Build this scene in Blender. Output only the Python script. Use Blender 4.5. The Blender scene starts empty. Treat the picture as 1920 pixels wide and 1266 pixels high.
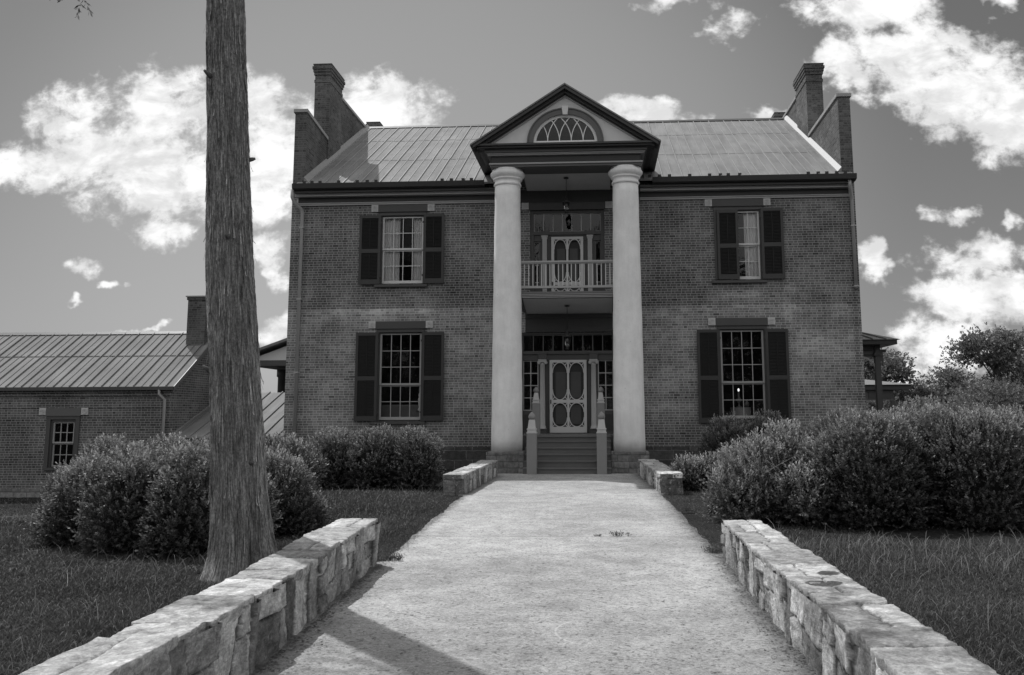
import bpy, bmesh, math, random
import numpy as np
from mathutils import Matrix, Vector
R = math.radians
SC = bpy.context.scene
COL = SC.collection
random.seed(7)
RNG = np.random.default_rng(11)

# ------------------------------------------------------------------ camera
cam_d = bpy.data.cameras.new('camera')
cam = bpy.data.objects.new('camera', cam_d)
COL.objects.link(cam)
right = Vector((0.99852, 0.05412, -0.0042)).normalized()
fwd = Vector((-0.0531, 0.9892, 0.1369)).normalized()
right = (right - fwd * right.dot(fwd)).normalized()
up = right.cross(fwd)
cam.matrix_world = Matrix(((right.x, up.x, -fwd.x, 0.9137), (right.y, up.y, -fwd.y, -25.5889),
                           (right.z, up.z, -fwd.z, 1.5933), (0, 0, 0, 1)))
cam_d.sensor_width = 36
cam_d.lens = 1628.7 / 1920 * 36
cam_d.shift_x = -78.24 / 1920
cam_d.shift_y = -83.68 / 1920
cam_d.clip_end = 3000
SC.camera = cam

# ------------------------------------------------------------------ light: sun and sky (black and white photograph: everything is neutral grey)
SUN = Vector((-0.48, 0.50, 1.0)).normalized()          # towards the sun
SUN_EL = math.asin(SUN.z)
sun_d = bpy.data.lights.new('sun', 'SUN')
sun_d.energy = 3.7
sun_d.angle = R(0.5)
sun_d.color = (1, 1, 1)
sun = bpy.data.objects.new('sun', sun_d)
COL.objects.link(sun)
sun.rotation_euler = SUN.to_track_quat('Z', 'Y').to_euler()
SC.view_settings.view_transform = 'Standard'
SC.view_settings.look = 'None'
SC.view_settings.exposure = 0.0
SC.view_settings.gamma = 1.0


class NT:
    """small wrapper round a node tree"""
    def __init__(s, tree):
        s.t = tree; s.n = tree.nodes; s.l = tree.links

    def node(s, typ, **kw):
        n = s.n.new(typ)
        for k, v in kw.items():
            if k in ('operation', 'blend_type', 'data_type', 'noise_dimensions', 'feature', 'distance', 'sky_type', 'sun_disc',
                     'sun_elevation', 'sun_rotation', 'attribute_name', 'interpolation_type', 'musgrave_type', 'air_density',
                     'dust_density', 'ozone_density', 'altitude', 'clamp'):
                setattr(n, k, v)
        return n

    def put(s, sock, v):
        if hasattr(v, 'is_output') or isinstance(v, bpy.types.NodeSocket):
            s.l.new(v, sock)
        elif v is not None:
            sock.default_value = v

    def m(s, op, a, b=None, c=None, clamp=False):
        n = s.n.new('ShaderNodeMath'); n.operation = op; n.use_clamp = clamp
        s.put(n.inputs[0], a)
        if b is not None: s.put(n.inputs[1], b)
        if c is not None: s.put(n.inputs[2], c)
        return n.outputs[0]

    def add(s, a, b): return s.m('ADD', a, b)
    def sub(s, a, b): return s.m('SUBTRACT', a, b)
    def mul(s, a, b): return s.m('MULTIPLY', a, b)
    def div(s, a, b): return s.m('DIVIDE', a, b)
    def mx(s, a, b): return s.m('MAXIMUM', a, b)
    def mn(s, a, b): return s.m('MINIMUM', a, b)

    def smooth(s, v, a, b, lo=0.0, hi=1.0):
        n = s.n.new('ShaderNodeMapRange'); n.interpolation_type = 'SMOOTHSTEP'
        s.put(n.inputs[0], v)
        for i, q in ((1, a), (2, b), (3, lo), (4, hi)): s.put(n.inputs[i], q)
        return n.outputs[0]

    def mix(s, f, a, b):
        n = s.n.new('ShaderNodeMix'); n.data_type = 'FLOAT'
        s.put(n.inputs[0], f); s.put(n.inputs[2], a); s.put(n.inputs[3], b)
        return n.outputs[0]

    def xyz(s, v):
        n = s.n.new('ShaderNodeSeparateXYZ'); s.put(n.inputs[0], v); return n.outputs

    def vec(s, x, y, z=0.0):
        n = s.n.new('ShaderNodeCombineXYZ')
        for i, q in enumerate((x, y, z)): s.put(n.inputs[i], q)
        return n.outputs[0]

    def noise(s, v, scale=1.0, detail=2.0, rough=0.5, dist=0.0):
        n = s.n.new('ShaderNodeTexNoise'); s.put(n.inputs['Vector'], v)
        n.inputs['Scale'].default_value = scale; n.inputs['Detail'].default_value = detail
        n.inputs['Roughness'].default_value = rough; n.inputs['Distortion'].default_value = dist
        return n.outputs[0]

    def white(s, v):
        n = s.n.new('ShaderNodeTexWhiteNoise'); n.noise_dimensions = '3D'; s.put(n.inputs['Vector'], v); return n.outputs['Value']

    def scale(s, v, x, y, z):
        n = s.n.new('ShaderNodeVectorMath'); n.operation = 'MULTIPLY'; s.put(n.inputs[0], v); n.inputs[1].default_value = (x, y, z)
        return n.outputs[0]

    def grey(s, v):
        n = s.n.new('ShaderNodeCombineColor')
        for i in range(3): s.put(n.inputs[i], v)
        return n.outputs[0]


def build_world():
    w = bpy.data.worlds.new('World'); SC.world = w; w.use_nodes = True
    t = NT(w.node_tree); t.n.clear()
    sky = t.n.new('ShaderNodeTexSky'); sky.sky_type = 'NISHITA'; sky.sun_disc = False
    sky.sun_elevation = SUN_EL
    sky.sun_rotation = math.atan2(SUN.x, SUN.y)
    sky.air_density = 1.0; sky.dust_density = 0.4; sky.ozone_density = 1.0
    sep = t.n.new('ShaderNodeSeparateColor'); t.l.new(sky.outputs[0], sep.inputs[0])
    lum = t.add(t.add(t.mul(sep.outputs[0], SKY_R), t.mul(sep.outputs[1], SKY_G)), t.mul(sep.outputs[2], SKY_B))
    tc = t.n.new('ShaderNodeTexCoord')
    d = tc.outputs['Generated']
    x, y, z = t.xyz(d)
    ay = t.mx(t.m('ABSOLUTE', y), 0.04)
    a = t.div(x, ay); b = t.div(z, ay)
    # ragged edges: the coordinates are pushed about by noise before the puffs are drawn
    wa = t.noise(t.vec(a, b, 1.0), 13.0, 4.0, 0.6); wb = t.noise(t.vec(a, b, 6.0), 13.0, 4.0, 0.6)
    a2 = t.add(a, t.mul(t.sub(wa, 0.5), 0.13)); b2 = t.add(b, t.mul(t.sub(wb, 0.5), 0.07))
    n1 = t.noise(t.vec(a, t.mul(b, 1.25), 0.0), 21.0, 10.0, 0.62, 0.25)
    n2 = t.noise(t.vec(t.mul(a, 0.8), b, 3.1), 70.0, 6.0, 0.62, 0.2)
    best = None
    for (cx, cy, rx, ry, wt) in CLOUDS:
        qx = t.mul(t.sub(a2, cx), 1.0 / (rx * 1.22)); qy = t.mul(t.sub(b2, cy), 1.0 / (ry * 1.28))
        q = t.add(t.mul(qx, qx), t.mul(qy, qy))
        v = t.m('MULTIPLY_ADD', q, -wt, wt)
        best = v if best is None else t.m('SMOOTH_MAX', best, v, 0.25)
    f = t.add(t.mx(best, -0.8), t.add(t.mul(t.sub(n1, 0.5), 2.9), t.mul(t.sub(n2, 0.5), 1.2)))
    m = t.smooth(f, -0.14, 0.72)
    thick = t.smooth(f, 0.12, 1.05)
    shade = t.noise(t.vec(a, t.mul(b, 1.7), 7.7), 15.0, 7.0, 0.6, 0.3)
    shade = t.smooth(shade, 0.36, 0.58, 0.72, 1.0)
    cl = t.mul(t.mix(thick, 6.6, 10.4), t.mix(thick, 1.0, shade))
    # the rest of the sky, overhead and behind the viewer: unseen bright cloud added to fill the shaded fronts
    n3 = t.noise(d, 2.6, 8.0, 0.6, 0.3)
    m3 = t.smooth(n3, 0.36, 0.56); c3 = t.mul(t.smooth(n3, 0.4, 0.7, 1.0, 0.8), CLOUD_FILL)
    fr = t.mul(t.smooth(y, 0.30, 0.55), t.smooth(z, 0.50, 0.64, 1.0, 0.0))
    mm = t.mix(fr, m3, m); mm = t.mul(mm, t.smooth(z, -0.02, 0.03)); cc = t.mix(fr, c3, cl)
    # thin high veil over the middle of the view
    va = t.mul(t.add(a, 0.22), 1 / 0.60); vb = t.mul(t.sub(b, 0.30), 1 / 0.50)
    veil = t.mul(t.smooth(t.add(t.mul(va, va), t.mul(vb, vb)), 0.0, 1.0, 0.20, 0.0), fr)
    tot = t.mix(mm, t.mix(veil, t.mul(lum, SKY_GAIN), 9.0), cc)
    bg = t.n.new('ShaderNodeBackground'); bg.inputs[1].default_value = 0.1
    t.l.new(t.grey(tot), bg.inputs[0])
    out = t.n.new('ShaderNodeOutputWorld'); t.l.new(bg.outputs[0], out.inputs[0])


SKY_R, SKY_G, SKY_B, SKY_GAIN = 0.25, 0.30, 0.45, 0.47
CLOUD_FILL = 11.5
CLOUDS = [(-0.715, 0.301, 0.061, 0.031, 1), (-0.601, 0.309, 0.1, 0.037, 1), (-0.513, 0.284, 0.112, 0.05, 1.1), (-0.539, 0.372, 0.081, 0.045, 0.9),
 (-0.639, 0.368, 0.051, 0.031, 0.8), (-0.431, 0.370, 0.047, 0.045, 0.95), (-0.388, 0.311, 0.072, 0.061, 1.1), (-0.262, 0.366, 0.074, 0.042, 1.05),
 (-0.31, 0.336, 0.059, 0.04, 1), (-0.528, 0.215, 0.041, 0.02, 0.9), (-0.419, 0.256, 0.072, 0.03, 1), (-0.627, 0.175, 0.023, 0.01, 0.7),
 (-0.629, 0.141, 0.013, 0.004, 0.8), (-0.574, 0.157, 0.013, 0.005, 0.7), (-0.388, 0.184, 0.025, 0.018, 0.8), (-0.374, 0.094, 0.035, 0.018, 0.9),
 (-0.379, 0.155, 0.018, 0.01, 0.8), (-0.534, 0.098, 0.019, 0.004, 0.8), (0.331, 0.477, 0.081, 0.027, 0.9), (0.366, 0.423, 0.074, 0.043, 1.1),
 (0.303, 0.408, 0.037, 0.028, 1), (0.424, 0.375, 0.073, 0.049, 1.1), (0.477, 0.342, 0.054, 0.049, 1.1), (0.06, 0.353, 0.047, 0.017, 1),
 (0.201, 0.349, 0.032, 0.013, 0.95), (0.318, 0.171, 0.026, 0.021, 0.95), (0.428, 0.172, 0.05, 0.021, 0.95), (0.419, 0.123, 0.062, 0.027, 0.95),
 (0.472, 0.126, 0.035, 0.03, 0.9), (0.393, 0.078, 0.059, 0.027, 1), (0.402, 0.224, 0.022, 0.011, 0.75), (0.164, 0.459, 0.025, 0.015, 0.55),
 (0.476, 0.218, 0.015, 0.011, 0.8), (0.35, 0.048, 0.035, 0.024, 0.8), (0.486, 0.476, 0.018, 0.017, 0.7), (0.085, 0.494, 0.038, 0.01, 0.6)]
build_world()

# ------------------------------------------------------------------ materials
def new_mat(name):
    m = bpy.data.materials.new(name); m.use_nodes = True
    t = NT(m.node_tree); t.n.clear()
    p = t.n.new('ShaderNodeBsdfPrincipled'); o = t.n.new('ShaderNodeOutputMaterial')
    t.l.new(p.outputs[0], o.inputs[0])
    return m, t, p


def pos(t): return t.n.new('ShaderNodeNewGeometry').outputs['Position']


def bump(t, p, h, dist, strength=1.0):
    b = t.n.new('ShaderNodeBump'); b.inputs['Strength'].default_value = strength; b.inputs['Distance'].default_value = dist
    t.l.new(h, b.inputs['Height']); t.l.new(b.outputs[0], p.inputs['Normal'])


def paint(name, v, rough=0.55, var=0.12, scale=6.0, bmp=0.002, spec=0.4, grain=(1, 1, 1)):
    m, t, p = new_mat(name)
    g = pos(t)
    n = t.noise(t.scale(g, *grain), scale, 5, 0.6)
    n2 = t.noise(g, 45.0, 3, 0.6)
    k = t.add(1.0 - var, t.mul(t.add(t.mul(n, 1.4), t.mul(n2, 0.6)), var))
    t.l.new(t.grey(t.mul(k, v)), p.inputs['Base Color'])
    p.inputs['Roughness'].default_value = rough
    p.inputs['Specular IOR Level'].default_value = spec
    if bmp: bump(t, p, t.add(n, t.mul(n2, 0.4)), bmp)
    return m


def brick_mat(name, base, mortar, weather=True, mort_w=0.0072):
    m, t, p = new_mat(name)
    geo = t.n.new('ShaderNodeNewGeometry')
    P = t.xyz(geo.outputs['Position']); N = t.xyz(geo.outputs['True Normal'])
    side = t.m('GREATER_THAN', t.m('ABSOLUTE', N[0]), 0.6)
    h = t.mix(side, P[0], P[1])
    wob = t.mul(t.sub(t.noise(geo.outputs['Position'], 1.3, 2), 0.5), 0.012)
    z = t.add(P[2], wob)
    CH = 0.0735; PL = 0.30
    rowf = t.div(z, CH); row = t.m('FLOOR', rowf); fz = t.m('FRACT', rowf)
    odd = t.m('FLOORED_MODULO', row, 2.0)
    jit = t.mul(t.sub(t.white(t.vec(row, 3.0, 5.0)), 0.5), 0.05)
    hx = t.div(t.add(t.add(h, t.mul(odd, 0.15)), jit), PL)
    cell = t.m('FLOOR', hx); tt = t.m('FRACT', hx)
    S = 0.645
    head = t.m('GREATER_THAN', tt, S)
    dx = t.mul(t.mn(t.mn(tt, t.sub(1.0, tt)), t.m('ABSOLUTE', t.sub(tt, S))), PL)
    dz = t.mul(t.mn(fz, t.sub(1.0, fz)), CH)
    dd = t.mn(dx, dz)
    dd = t.add(dd, t.mul(t.sub(t.noise(geo.outputs['Position'], 40.0, 2), 0.5), 0.004))
    mo = t.smooth(dd, mort_w - 0.0018, mort_w + 0.0018, 1.0, 0.0)
    idv = t.vec(t.add(t.mul(cell, 2.0), head), row, side)
    r = t.white(idv)
    tone = t.add(0.74, t.mul(t.m('POWER', r, 1.2), 0.50))
    tone = t.mul(tone, t.mix(head, 1.04, 0.92))
    tone = t.mul(tone, t.mix(t.m('GREATER_THAN', t.white(t.scale(idv, 1.7, 1.3, 1)), 0.94), 1.0, 0.6))
    fine = t.noise(geo.outputs['Position'], 30.0, 4, 0.7)
    tone = t.mul(tone, t.add(0.8, t.mul(fine, 0.4)))
    bigv = t.noise(t.scale(geo.outputs['Position'], 1, 1, 1.4), 0.75, 5, 0.62)
    big = t.smooth(bigv, 0.3, 0.72, 0.62, 1.40)
    mtone = mortar
    if weather:
        # lower storey was scrubbed paler; its upper limit is a course line
        e = t.add(t.mul(t.sub(t.noise(t.vec(t.mul(h, 0.6), 0.0, 0.0), 1.0, 3), 0.5), 0.5), 0.0)
        lo = t.mul(t.smooth(t.add(z, t.mul(e, 0.25)), 4.70, 4.73, 1.0, 0.0), t.smooth(z, 1.3, 4.2, 0.45, 1.0))
        big = t.mul(big, t.mix(lo, 0.88, 1.48))
        # damp band above the stone plinth
        damp = t.smooth(t.add(z, t.mul(t.sub(bigv, 0.5), 0.7)), 0.75, 1.35, 0.55, 1.0)
        big = t.mul(big, damp)

        def blot(cx, cz, rx, rz, gain):
            nonlocal big
            q = t.add(t.m('POWER', t.div(t.sub(h, cx), rx), 2.0), t.m('POWER', t.div(t.sub(z, cz), rz), 2.0))
            q = t.add(q, t.mul(t.sub(t.noise(geo.outputs['Position'], 2.5, 5, 0.65), 0.5), 2.2))
            k = t.smooth(q, 0.2, 1.3, gain, 1.0)
            big = t.mul(big, t.mix(side, k, 1.0))
        for c in ((6.45, 4.9, 0.22, 0.9, 1.5), (7.25, 4.55, 0.45, 0.8, 0.62), (7.0, 3.0, 0.5, 1.6, 1.25), (5.3, 4.85, 1.2, 0.25, 1.35),
                  (2.9, 5.15, 1.3, 0.75, 0.66), (3.4, 4.5, 1.6, 0.22, 1.28), (5.0, 5.05, 0.75, 0.14, 1.7), (-3.3, 4.6, 0.9, 0.16, 1.3), (-5.2, 4.62, 1.2, 0.12, 1.4), (-7.3, 5.6, 0.6, 0.7, 0.72), (7.6, 6.3, 0.7, 1.0, 0.85), (3.1, 6.5, 0.8, 0.9, 0.82), (2.9, 1.6, 0.8, 0.4, 1.4), (-6.9, 5.0, 0.5, 0.5, 1.35),
                  (-3.4, 6.9, 0.9, 0.9, 1.12), (-7.2, 3.6, 0.5, 1.2, 0.82), (-3.3, 2.6, 0.6, 1.1, 1.12), (8.35, 4.0, 0.12, 2.5, 0.7),
                  (-5.0, 4.85, 1.6, 0.3, 1.15), (-3.5, 5.1, 0.9, 0.4, 0.78)):
            blot(*c)
    col = t.mix(mo, t.mul(t.mul(tone, base), big), t.mul(mtone, t.add(0.55, t.mul(big, 0.45))))
    t.l.new(t.grey(col), p.inputs['Base Color'])
    p.inputs['Roughness'].default_value = 0.9
    p.inputs['Specular IOR Level'].default_value = 0.15
    bump(t, p, t.add(t.mul(mo, -1.0), t.mul(fine, 0.3)), 0.006, 0.8)
    return m


def stone_block_mat(name, base, mortar, bw, bh, mw=0.02):
    m, t, p = new_mat(name)
    geo = t.n.new('ShaderNodeNewGeometry'); P = t.xyz(geo.outputs['Position']); N = t.xyz(geo.outputs['True Normal'])
    side = t.m('GREATER_THAN', t.m('ABSOLUTE', N[0]), 0.6)
    h = t.mix(side, P[0], P[1])
    wob = t.noise(geo.outputs['Position'], 5.0, 3)
    br = t.n.new('ShaderNodeTexBrick')
    br.offset = 0.37; br.squash = 0.7; br.squash_frequency = 2
    t.l.new(t.vec(t.add(h, t.mul(wob, 0.06)), t.add(P[2], t.mul(wob, 0.05)), 0.0), br.inputs['Vector'])
    br.inputs['Color1'].default_value = (0.7, 0.7, 0.7, 1); br.inputs['Color2'].default_value = (1.25, 1.25, 1.25, 1)
    br.inputs['Mortar'].default_value = (mortar / base,) * 3 + (1,)
    br.inputs['Scale'].default_value = 1.0; br.inputs['Mortar Size'].default_value = mw * 0.5; br.inputs['Mortar Smooth'].default_value = 0.3
    br.inputs['Brick Width'].default_value = bw; br.inputs['Row Height'].default_value = bh
    s = t.n.new('ShaderNodeSeparateColor'); t.l.new(br.outputs[0], s.inputs[0])
    n = t.noise(geo.outputs['Position'], 9.0, 8, 0.7)
    t.l.new(t.grey(t.mul(t.mul(s.outputs[0], base), t.smooth(n, 0.25, 0.75, 0.55, 1.4))), p.inputs['Base Color'])
    p.inputs['Roughness'].default_value = 0.9
    bump(t, p, t.add(t.mul(br.outputs['Fac'], -1.2), n), 0.03, 0.8)
    return m


def plaster_mat():
    m, t, p = new_mat('column_plaster')
    g = pos(t); z = t.xyz(g)[2]
    n = t.noise(g, 2.2, 7, 0.65); n2 = t.noise(t.scale(g, 5, 5, 0.8), 1.5, 6, 0.6); n3 = t.noise(g, 26.0, 4, 0.7)
    k = t.mul(t.smooth(n, 0.3, 0.7, 0.91, 1.04), t.smooth(n2, 0.3, 0.7, 0.95, 1.03))
    spots = t.smooth(t.noise(g, 17.0, 2, 0.4), 0.74, 0.80, 1.0, 0.6)
    k = t.mul(t.mul(k, spots), t.add(0.94, t.mul(n3, 0.12)))
    k = t.mul(k, t.smooth(z, 0.5, 1.8, 0.88, 1.0))
    t.l.new(t.grey(t.mul(k, 0.81)), p.inputs['Base Color'])
    p.inputs['Roughness'].default_value = 0.85; p.inputs['Specular IOR Level'].default_value = 0.2
    bump(t, p, t.add(n, t.mul(n3, 0.35)), 0.02, 0.7)
    return m


def roof_mat(name, base):
    m, t, p = new_mat(name)
    g = pos(t); x, y, z = t.xyz(g)
    n = t.noise(t.scale(g, 2.5, 0.35, 0.35), 2.0, 6, 0.6); n2 = t.noise(g, 0.7, 4, 0.6)
    pan = t.white(t.vec(t.m('FLOOR', t.div(x, 0.46)), 0.0, 0.0))
    k = t.mul(t.smooth(n, 0.25, 0.75, 0.84, 1.12), t.smooth(n2, 0.3, 0.7, 0.88, 1.1))
    k = t.mul(k, t.add(0.93, t.mul(pan, 0.14)))
    t.l.new(t.grey(t.mul(k, base)), p.inputs['Base Color'])
    p.inputs['Roughness'].default_value = 0.8
    p.inputs['Specular IOR Level'].default_value = 0.12
    bump(t, p, t.add(n2, t.mul(n, 0.5)), 0.07, 0.6)
    return m


def tone_stone_mat():
    """field stone: the tone of each stone is stored on the mesh"""
    m, t, p = new_mat('field_stone')
    at = t.n.new('ShaderNodeAttribute'); at.attribute_name = 'tone'
    g = pos(t)
    n = t.noise(g, 7.0, 9, 0.72, 0.4); n2 = t.noise(t.scale(g, 1, 1, 2.6), 16.0, 6, 0.7, 0.5); n3 = t.noise(g, 60.0, 4, 0.7)
    k = t.mul(t.smooth(n, 0.28, 0.74, 0.52, 1.42), t.smooth(n2, 0.3, 0.7, 0.72, 1.25))
    k = t.mul(k, t.smooth(n3, 0.3, 0.7, 0.8, 1.18))
    lich = t.smooth(t.noise(g, 13.0, 5, 0.6, 0.6), 0.60, 0.68)
    v = t.mul(t.mul(at.outputs['Fac'], k), 1.0)
    v = t.mix(t.mul(lich, 0.55), v, 0.50)
    v = t.mix(t.smooth(t.noise(g, 10.0, 6, 0.7, 1.0), 0.62, 0.7, 0.0, 0.6), v, 0.07)
    t.l.new(t.grey(v), p.inputs['Base Color'])
    p.inputs['Roughness'].default_value = 0.9; p.inputs['Specular IOR Level'].default_value = 0.2
    bump(t, p, t.add(t.add(n, t.mul(n2, 0.7)), t.mul(n3, 0.25)), 0.022, 0.9)
    return m


def path_mat():
    m, t, p = new_mat('stamped_concrete')
    g = pos(t); X, Y, Z = t.xyz(g)
    warp = t.noise(g, 1.2, 3, 0.5)
    Wd = 0.15
    c = math.cos(R(47)); s = math.sin(R(47))
    wx = t.add(X, t.mul(warp, 0.05)); wy = t.add(Y, t.mul(warp, -0.04))
    u = t.div(t.add(t.mul(wx, c), t.mul(wy, s)), Wd); v = t.div(t.sub(t.mul(wy, c), t.mul(wx, s)), Wd)
    i = t.m('FLOOR', u); j = t.m('FLOOR', v); fx = t.m('FRACT', u); fy = t.m('FRACT', v)
    md = t.m('FLOORED_MODULO', t.sub(i, j), 4.0)
    def eq(k): return t.m('COMPARE', md, float(k), 0.25)
    dl = t.add(fx, t.mul(eq(1), 9.0)); dr = t.add(t.sub(1.0, fx), t.mul(eq(0), 9.0))
    db = t.add(fy, t.mul(eq(2), 9.0)); dt = t.add(t.sub(1.0, fy), t.mul(eq(3), 9.0))
    d = t.mul(t.mn(t.mn(dl, dr), t.mn(db, dt)), Wd)
    wear = t.noise(g, 1.1, 6, 0.65)
    jn = t.noise(g, 9.0, 4, 0.6)
    joint = t.smooth(t.add(d, t.mul(t.sub(jn, 0.5), 0.012)), 0.0010, 0.0055, 1.0, 0.0)
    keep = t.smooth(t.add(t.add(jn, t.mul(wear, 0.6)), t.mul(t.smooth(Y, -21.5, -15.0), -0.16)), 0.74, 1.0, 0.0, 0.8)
    jj = t.mul(joint, keep)
    n = t.noise(t.scale(g, 1.0, 1.0, 1), 3.0, 8, 0.7, 0.4); nf = t.noise(g, 38.0, 6, 0.75); nb = t.noise(g, 0.45, 4, 0.6)
    k = t.mul(t.smooth(n, 0.28, 0.72, 0.74, 1.14), t.smooth(nf, 0.32, 0.68, 0.66, 1.20))
    k = t.mul(k, t.smooth(nb, 0.32, 0.68, 0.80, 1.08))
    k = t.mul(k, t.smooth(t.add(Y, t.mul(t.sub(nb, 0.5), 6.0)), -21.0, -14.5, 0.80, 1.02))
    specks = t.smooth(t.noise(t.scale(g, 1, 1.4, 1), 16.0, 6, 0.7, 0.9), 0.58, 0.70, 1.0, 0.40)
    k = t.mul(k, specks)
    fl = t.noise(g, 27.0, 2, 0.5); k = t.mul(k, t.smooth(fl, 0.60, 0.67, 1.0, 0.50))
    f2 = t.noise(t.scale(g, 1, 1, 1), 70.0, 2, 0.5); k = t.mul(k, t.smooth(f2, 0.58, 0.68, 1.0, 0.62))
    k = t.mul(k, t.smooth(t.noise(g, 52.0, 2, 0.5), 0.30, 0.40, 1.25, 1.0))
    # cracks across the slab at the expansion joint
    cy = t.add(Y, t.add(14.05, t.mul(t.sub(t.noise(t.vec(X, 0.0, 0.0), 2.0, 4), 0.5), 0.12)))
    k = t.mul(k, t.smooth(t.m('ABSOLUTE', cy), 0.004, 0.02, 0.5, 1.0))
    cy = t.add(Y, t.add(17.4, t.mul(t.sub(t.noise(t.vec(X, 5.0, 0.0), 1.1, 4), 0.5), 0.9)))
    k = t.mul(k, t.smooth(t.m('ABSOLUTE', cy), 0.003, 0.012, 0.75, 1.0))
    # one pale scrape, an arc
    dx = t.sub(X, 1.02); dy = t.add(Y, 18.95)
    rr = t.m('SQRT', t.add(t.mul(dx, dx), t.mul(dy, dy)))
    arc = t.mul(t.smooth(t.m('ABSOLUTE', t.sub(rr, 0.46)), 0.004, 0.012, 1.0, 0.0), t.smooth(dx, -0.36, -0.2, 1.0, 0.0))
    col = t.mix(jj, t.mul(k, 0.40), 0.13)
    col = t.mix(t.mul(arc, 0.3), col, 0.6)
    # dirt along both edges of the path
    dirt = t.noise(g, 6.0, 5, 0.7)
    ed = t.mn(t.sub(2.22, X), t.add(X, t.m('MULTIPLY_ADD', Y, 0.037, 2.12)))
    col = t.mul(col, t.smooth(t.add(ed, t.mul(t.sub(dirt, 0.5), 0.35)), 0.0, 0.20, 0.55, 1.0))
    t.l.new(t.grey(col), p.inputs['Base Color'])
    p.inputs['Roughness'].default_value = 0.85; p.inputs['Specular IOR Level'].default_value = 0.25
    bump(t, p, t.add(t.mul(jj, -0.5), t.add(t.mul(n, 0.9), t.mul(nf, 0.5))), 0.010, 0.9)
    return m


def leaf_mat(name, v, trans=0.35, rough=0.5, spread=0.7):
    m = bpy.data.materials.new(name); m.use_nodes = True
    t = NT(m.node_tree); t.n.clear()
    at = t.n.new('ShaderNodeAttribute'); at.attribute_name = 'tone'
    c = t.grey(t.mul(at.outputs['Fac'], v))
    p = t.n.new('ShaderNodeBsdfPrincipled'); t.l.new(c, p.inputs['Base Color'])
    p.inputs['Roughness'].default_value = rough; p.inputs['Specular IOR Level'].default_value = 0.35
    tr = t.n.new('ShaderNodeBsdfTranslucent'); t.l.new(t.grey(t.mul(at.outputs['Fac'], v * 1.3)), tr.inputs[0])
    mx = t.n.new('ShaderNodeMixShader'); mx.inputs[0].default_value = trans
    t.l.new(p.outputs[0], mx.inputs[1]); t.l.new(tr.outputs[0], mx.inputs[2])
    o = t.n.new('ShaderNodeOutputMaterial'); t.l.new(mx.outputs[0], o.inputs[0])
    return m


def glass_mat():
    m = bpy.data.materials.new('window_glass'); m.use_nodes = True
    t = NT(m.node_tree); t.n.clear()
    fr = t.n.new('ShaderNodeFresnel'); fr.inputs[0].default_value = 1.5
    tr = t.n.new('ShaderNodeBsdfTransparent'); tr.inputs[0].default_value = (0.88, 0.88, 0.88, 1)
    gl = t.n.new('ShaderNodeBsdfGlossy'); gl.inputs['Roughness'].default_value = 0.015
    b = t.n.new('ShaderNodeBump'); b.inputs['Distance'].default_value = 0.004; b.inputs['Strength'].default_value = 0.5
    t.l.new(t.noise(pos(t), 5.0, 2), b.inputs['Height']); t.l.new(b.outputs[0], gl.inputs['Normal'])
    mx = t.n.new('ShaderNodeMixShader'); t.l.new(t.mul(fr.outputs[0], 1.05), mx.inputs[0])
    t.l.new(tr.outputs[0], mx.inputs[1]); t.l.new(gl.outputs[0], mx.inputs[2])
    o = t.n.new('ShaderNodeOutputMaterial'); t.l.new(mx.outputs[0], o.inputs[0])
    return m


def bark_mat():
    m, t, p = new_mat('cedar_bark')
    at = t.n.new('ShaderNodeAttribute'); at.attribute_name = 'tone'
    geo = t.n.new('ShaderNodeNewGeometry'); g = geo.outputs['Position']
    at2 = t.n.new('ShaderNodeAttribute'); at2.attribute_name = 'around'
    z = t.xyz(g)[2]
    v1 = t.vec(t.mul(at2.outputs['Fac'], 1.0), t.mul(z, 0.09), 0.0)
    fib = t.noise(v1, 46.0, 8, 0.72, 0.15)
    fib2 = t.noise(t.vec(at2.outputs['Fac'], t.mul(z, 0.30), 4.0), 9.0, 7, 0.68, 0.5)
    strip = t.smooth(t.noise(t.vec(at2.outputs['Fac'], t.mul(z, 0.09), 9.0), 9.0, 6, 0.62, 0.1), 0.60, 0.67)
    n = t.noise(t.scale(g, 1, 1, 0.5), 60.0, 5, 0.75)
    k = t.mul(t.smooth(fib, 0.34, 0.68, 0.34, 1.6), t.smooth(fib2, 0.3, 0.7, 0.55, 1.45))
    k = t.mul(k, t.smooth(n, 0.3, 0.7, 0.55, 1.45))
    v = t.mul(t.mul(at.outputs['Fac'], k), 0.26)
    v = t.mix(t.mul(strip, 0.6), v, t.mul(t.smooth(fib, 0.3, 0.7, 0.5, 1.3), 0.40))
    lich = t.smooth(t.noise(t.scale(g, 1, 1, 0.7), 42.0, 4, 0.6), 0.60, 0.68, 0.0, 0.55)
    v = t.mix(lich, v, 0.36)
    t.l.new(t.grey(v), p.inputs['Base Color'])
    p.inputs['Roughness'].default_value = 0.95; p.inputs['Specular IOR Level'].default_value = 0.1
    bump(t, p, t.add(t.mul(fib, 1.2), t.add(fib2, t.mul(n, 0.3))), 0.03, 1.0)
    return m


def ground_mat():
    m, t, p = new_mat('lawn_soil')
    g = pos(t)
    n = t.noise(g, 1.2, 6, 0.65); n2 = t.noise(g, 18.0, 6, 0.7)
    t.l.new(t.grey(t.mul(t.mul(t.smooth(n, 0.3, 0.7, 0.75, 1.25), t.smooth(n2, 0.3, 0.7, 0.6, 1.4)), 0.030)), p.inputs['Base Color'])
    p.inputs['Roughness'].default_value = 1.0; p.inputs['Specular IOR Level'].default_value = 0.05
    bump(t, p, n2, 0.04, 1.0)
    return m


def louvre_paint(): return paint('louvre_paint', 0.016, 0.5, 0.1, spec=0.3)


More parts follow.
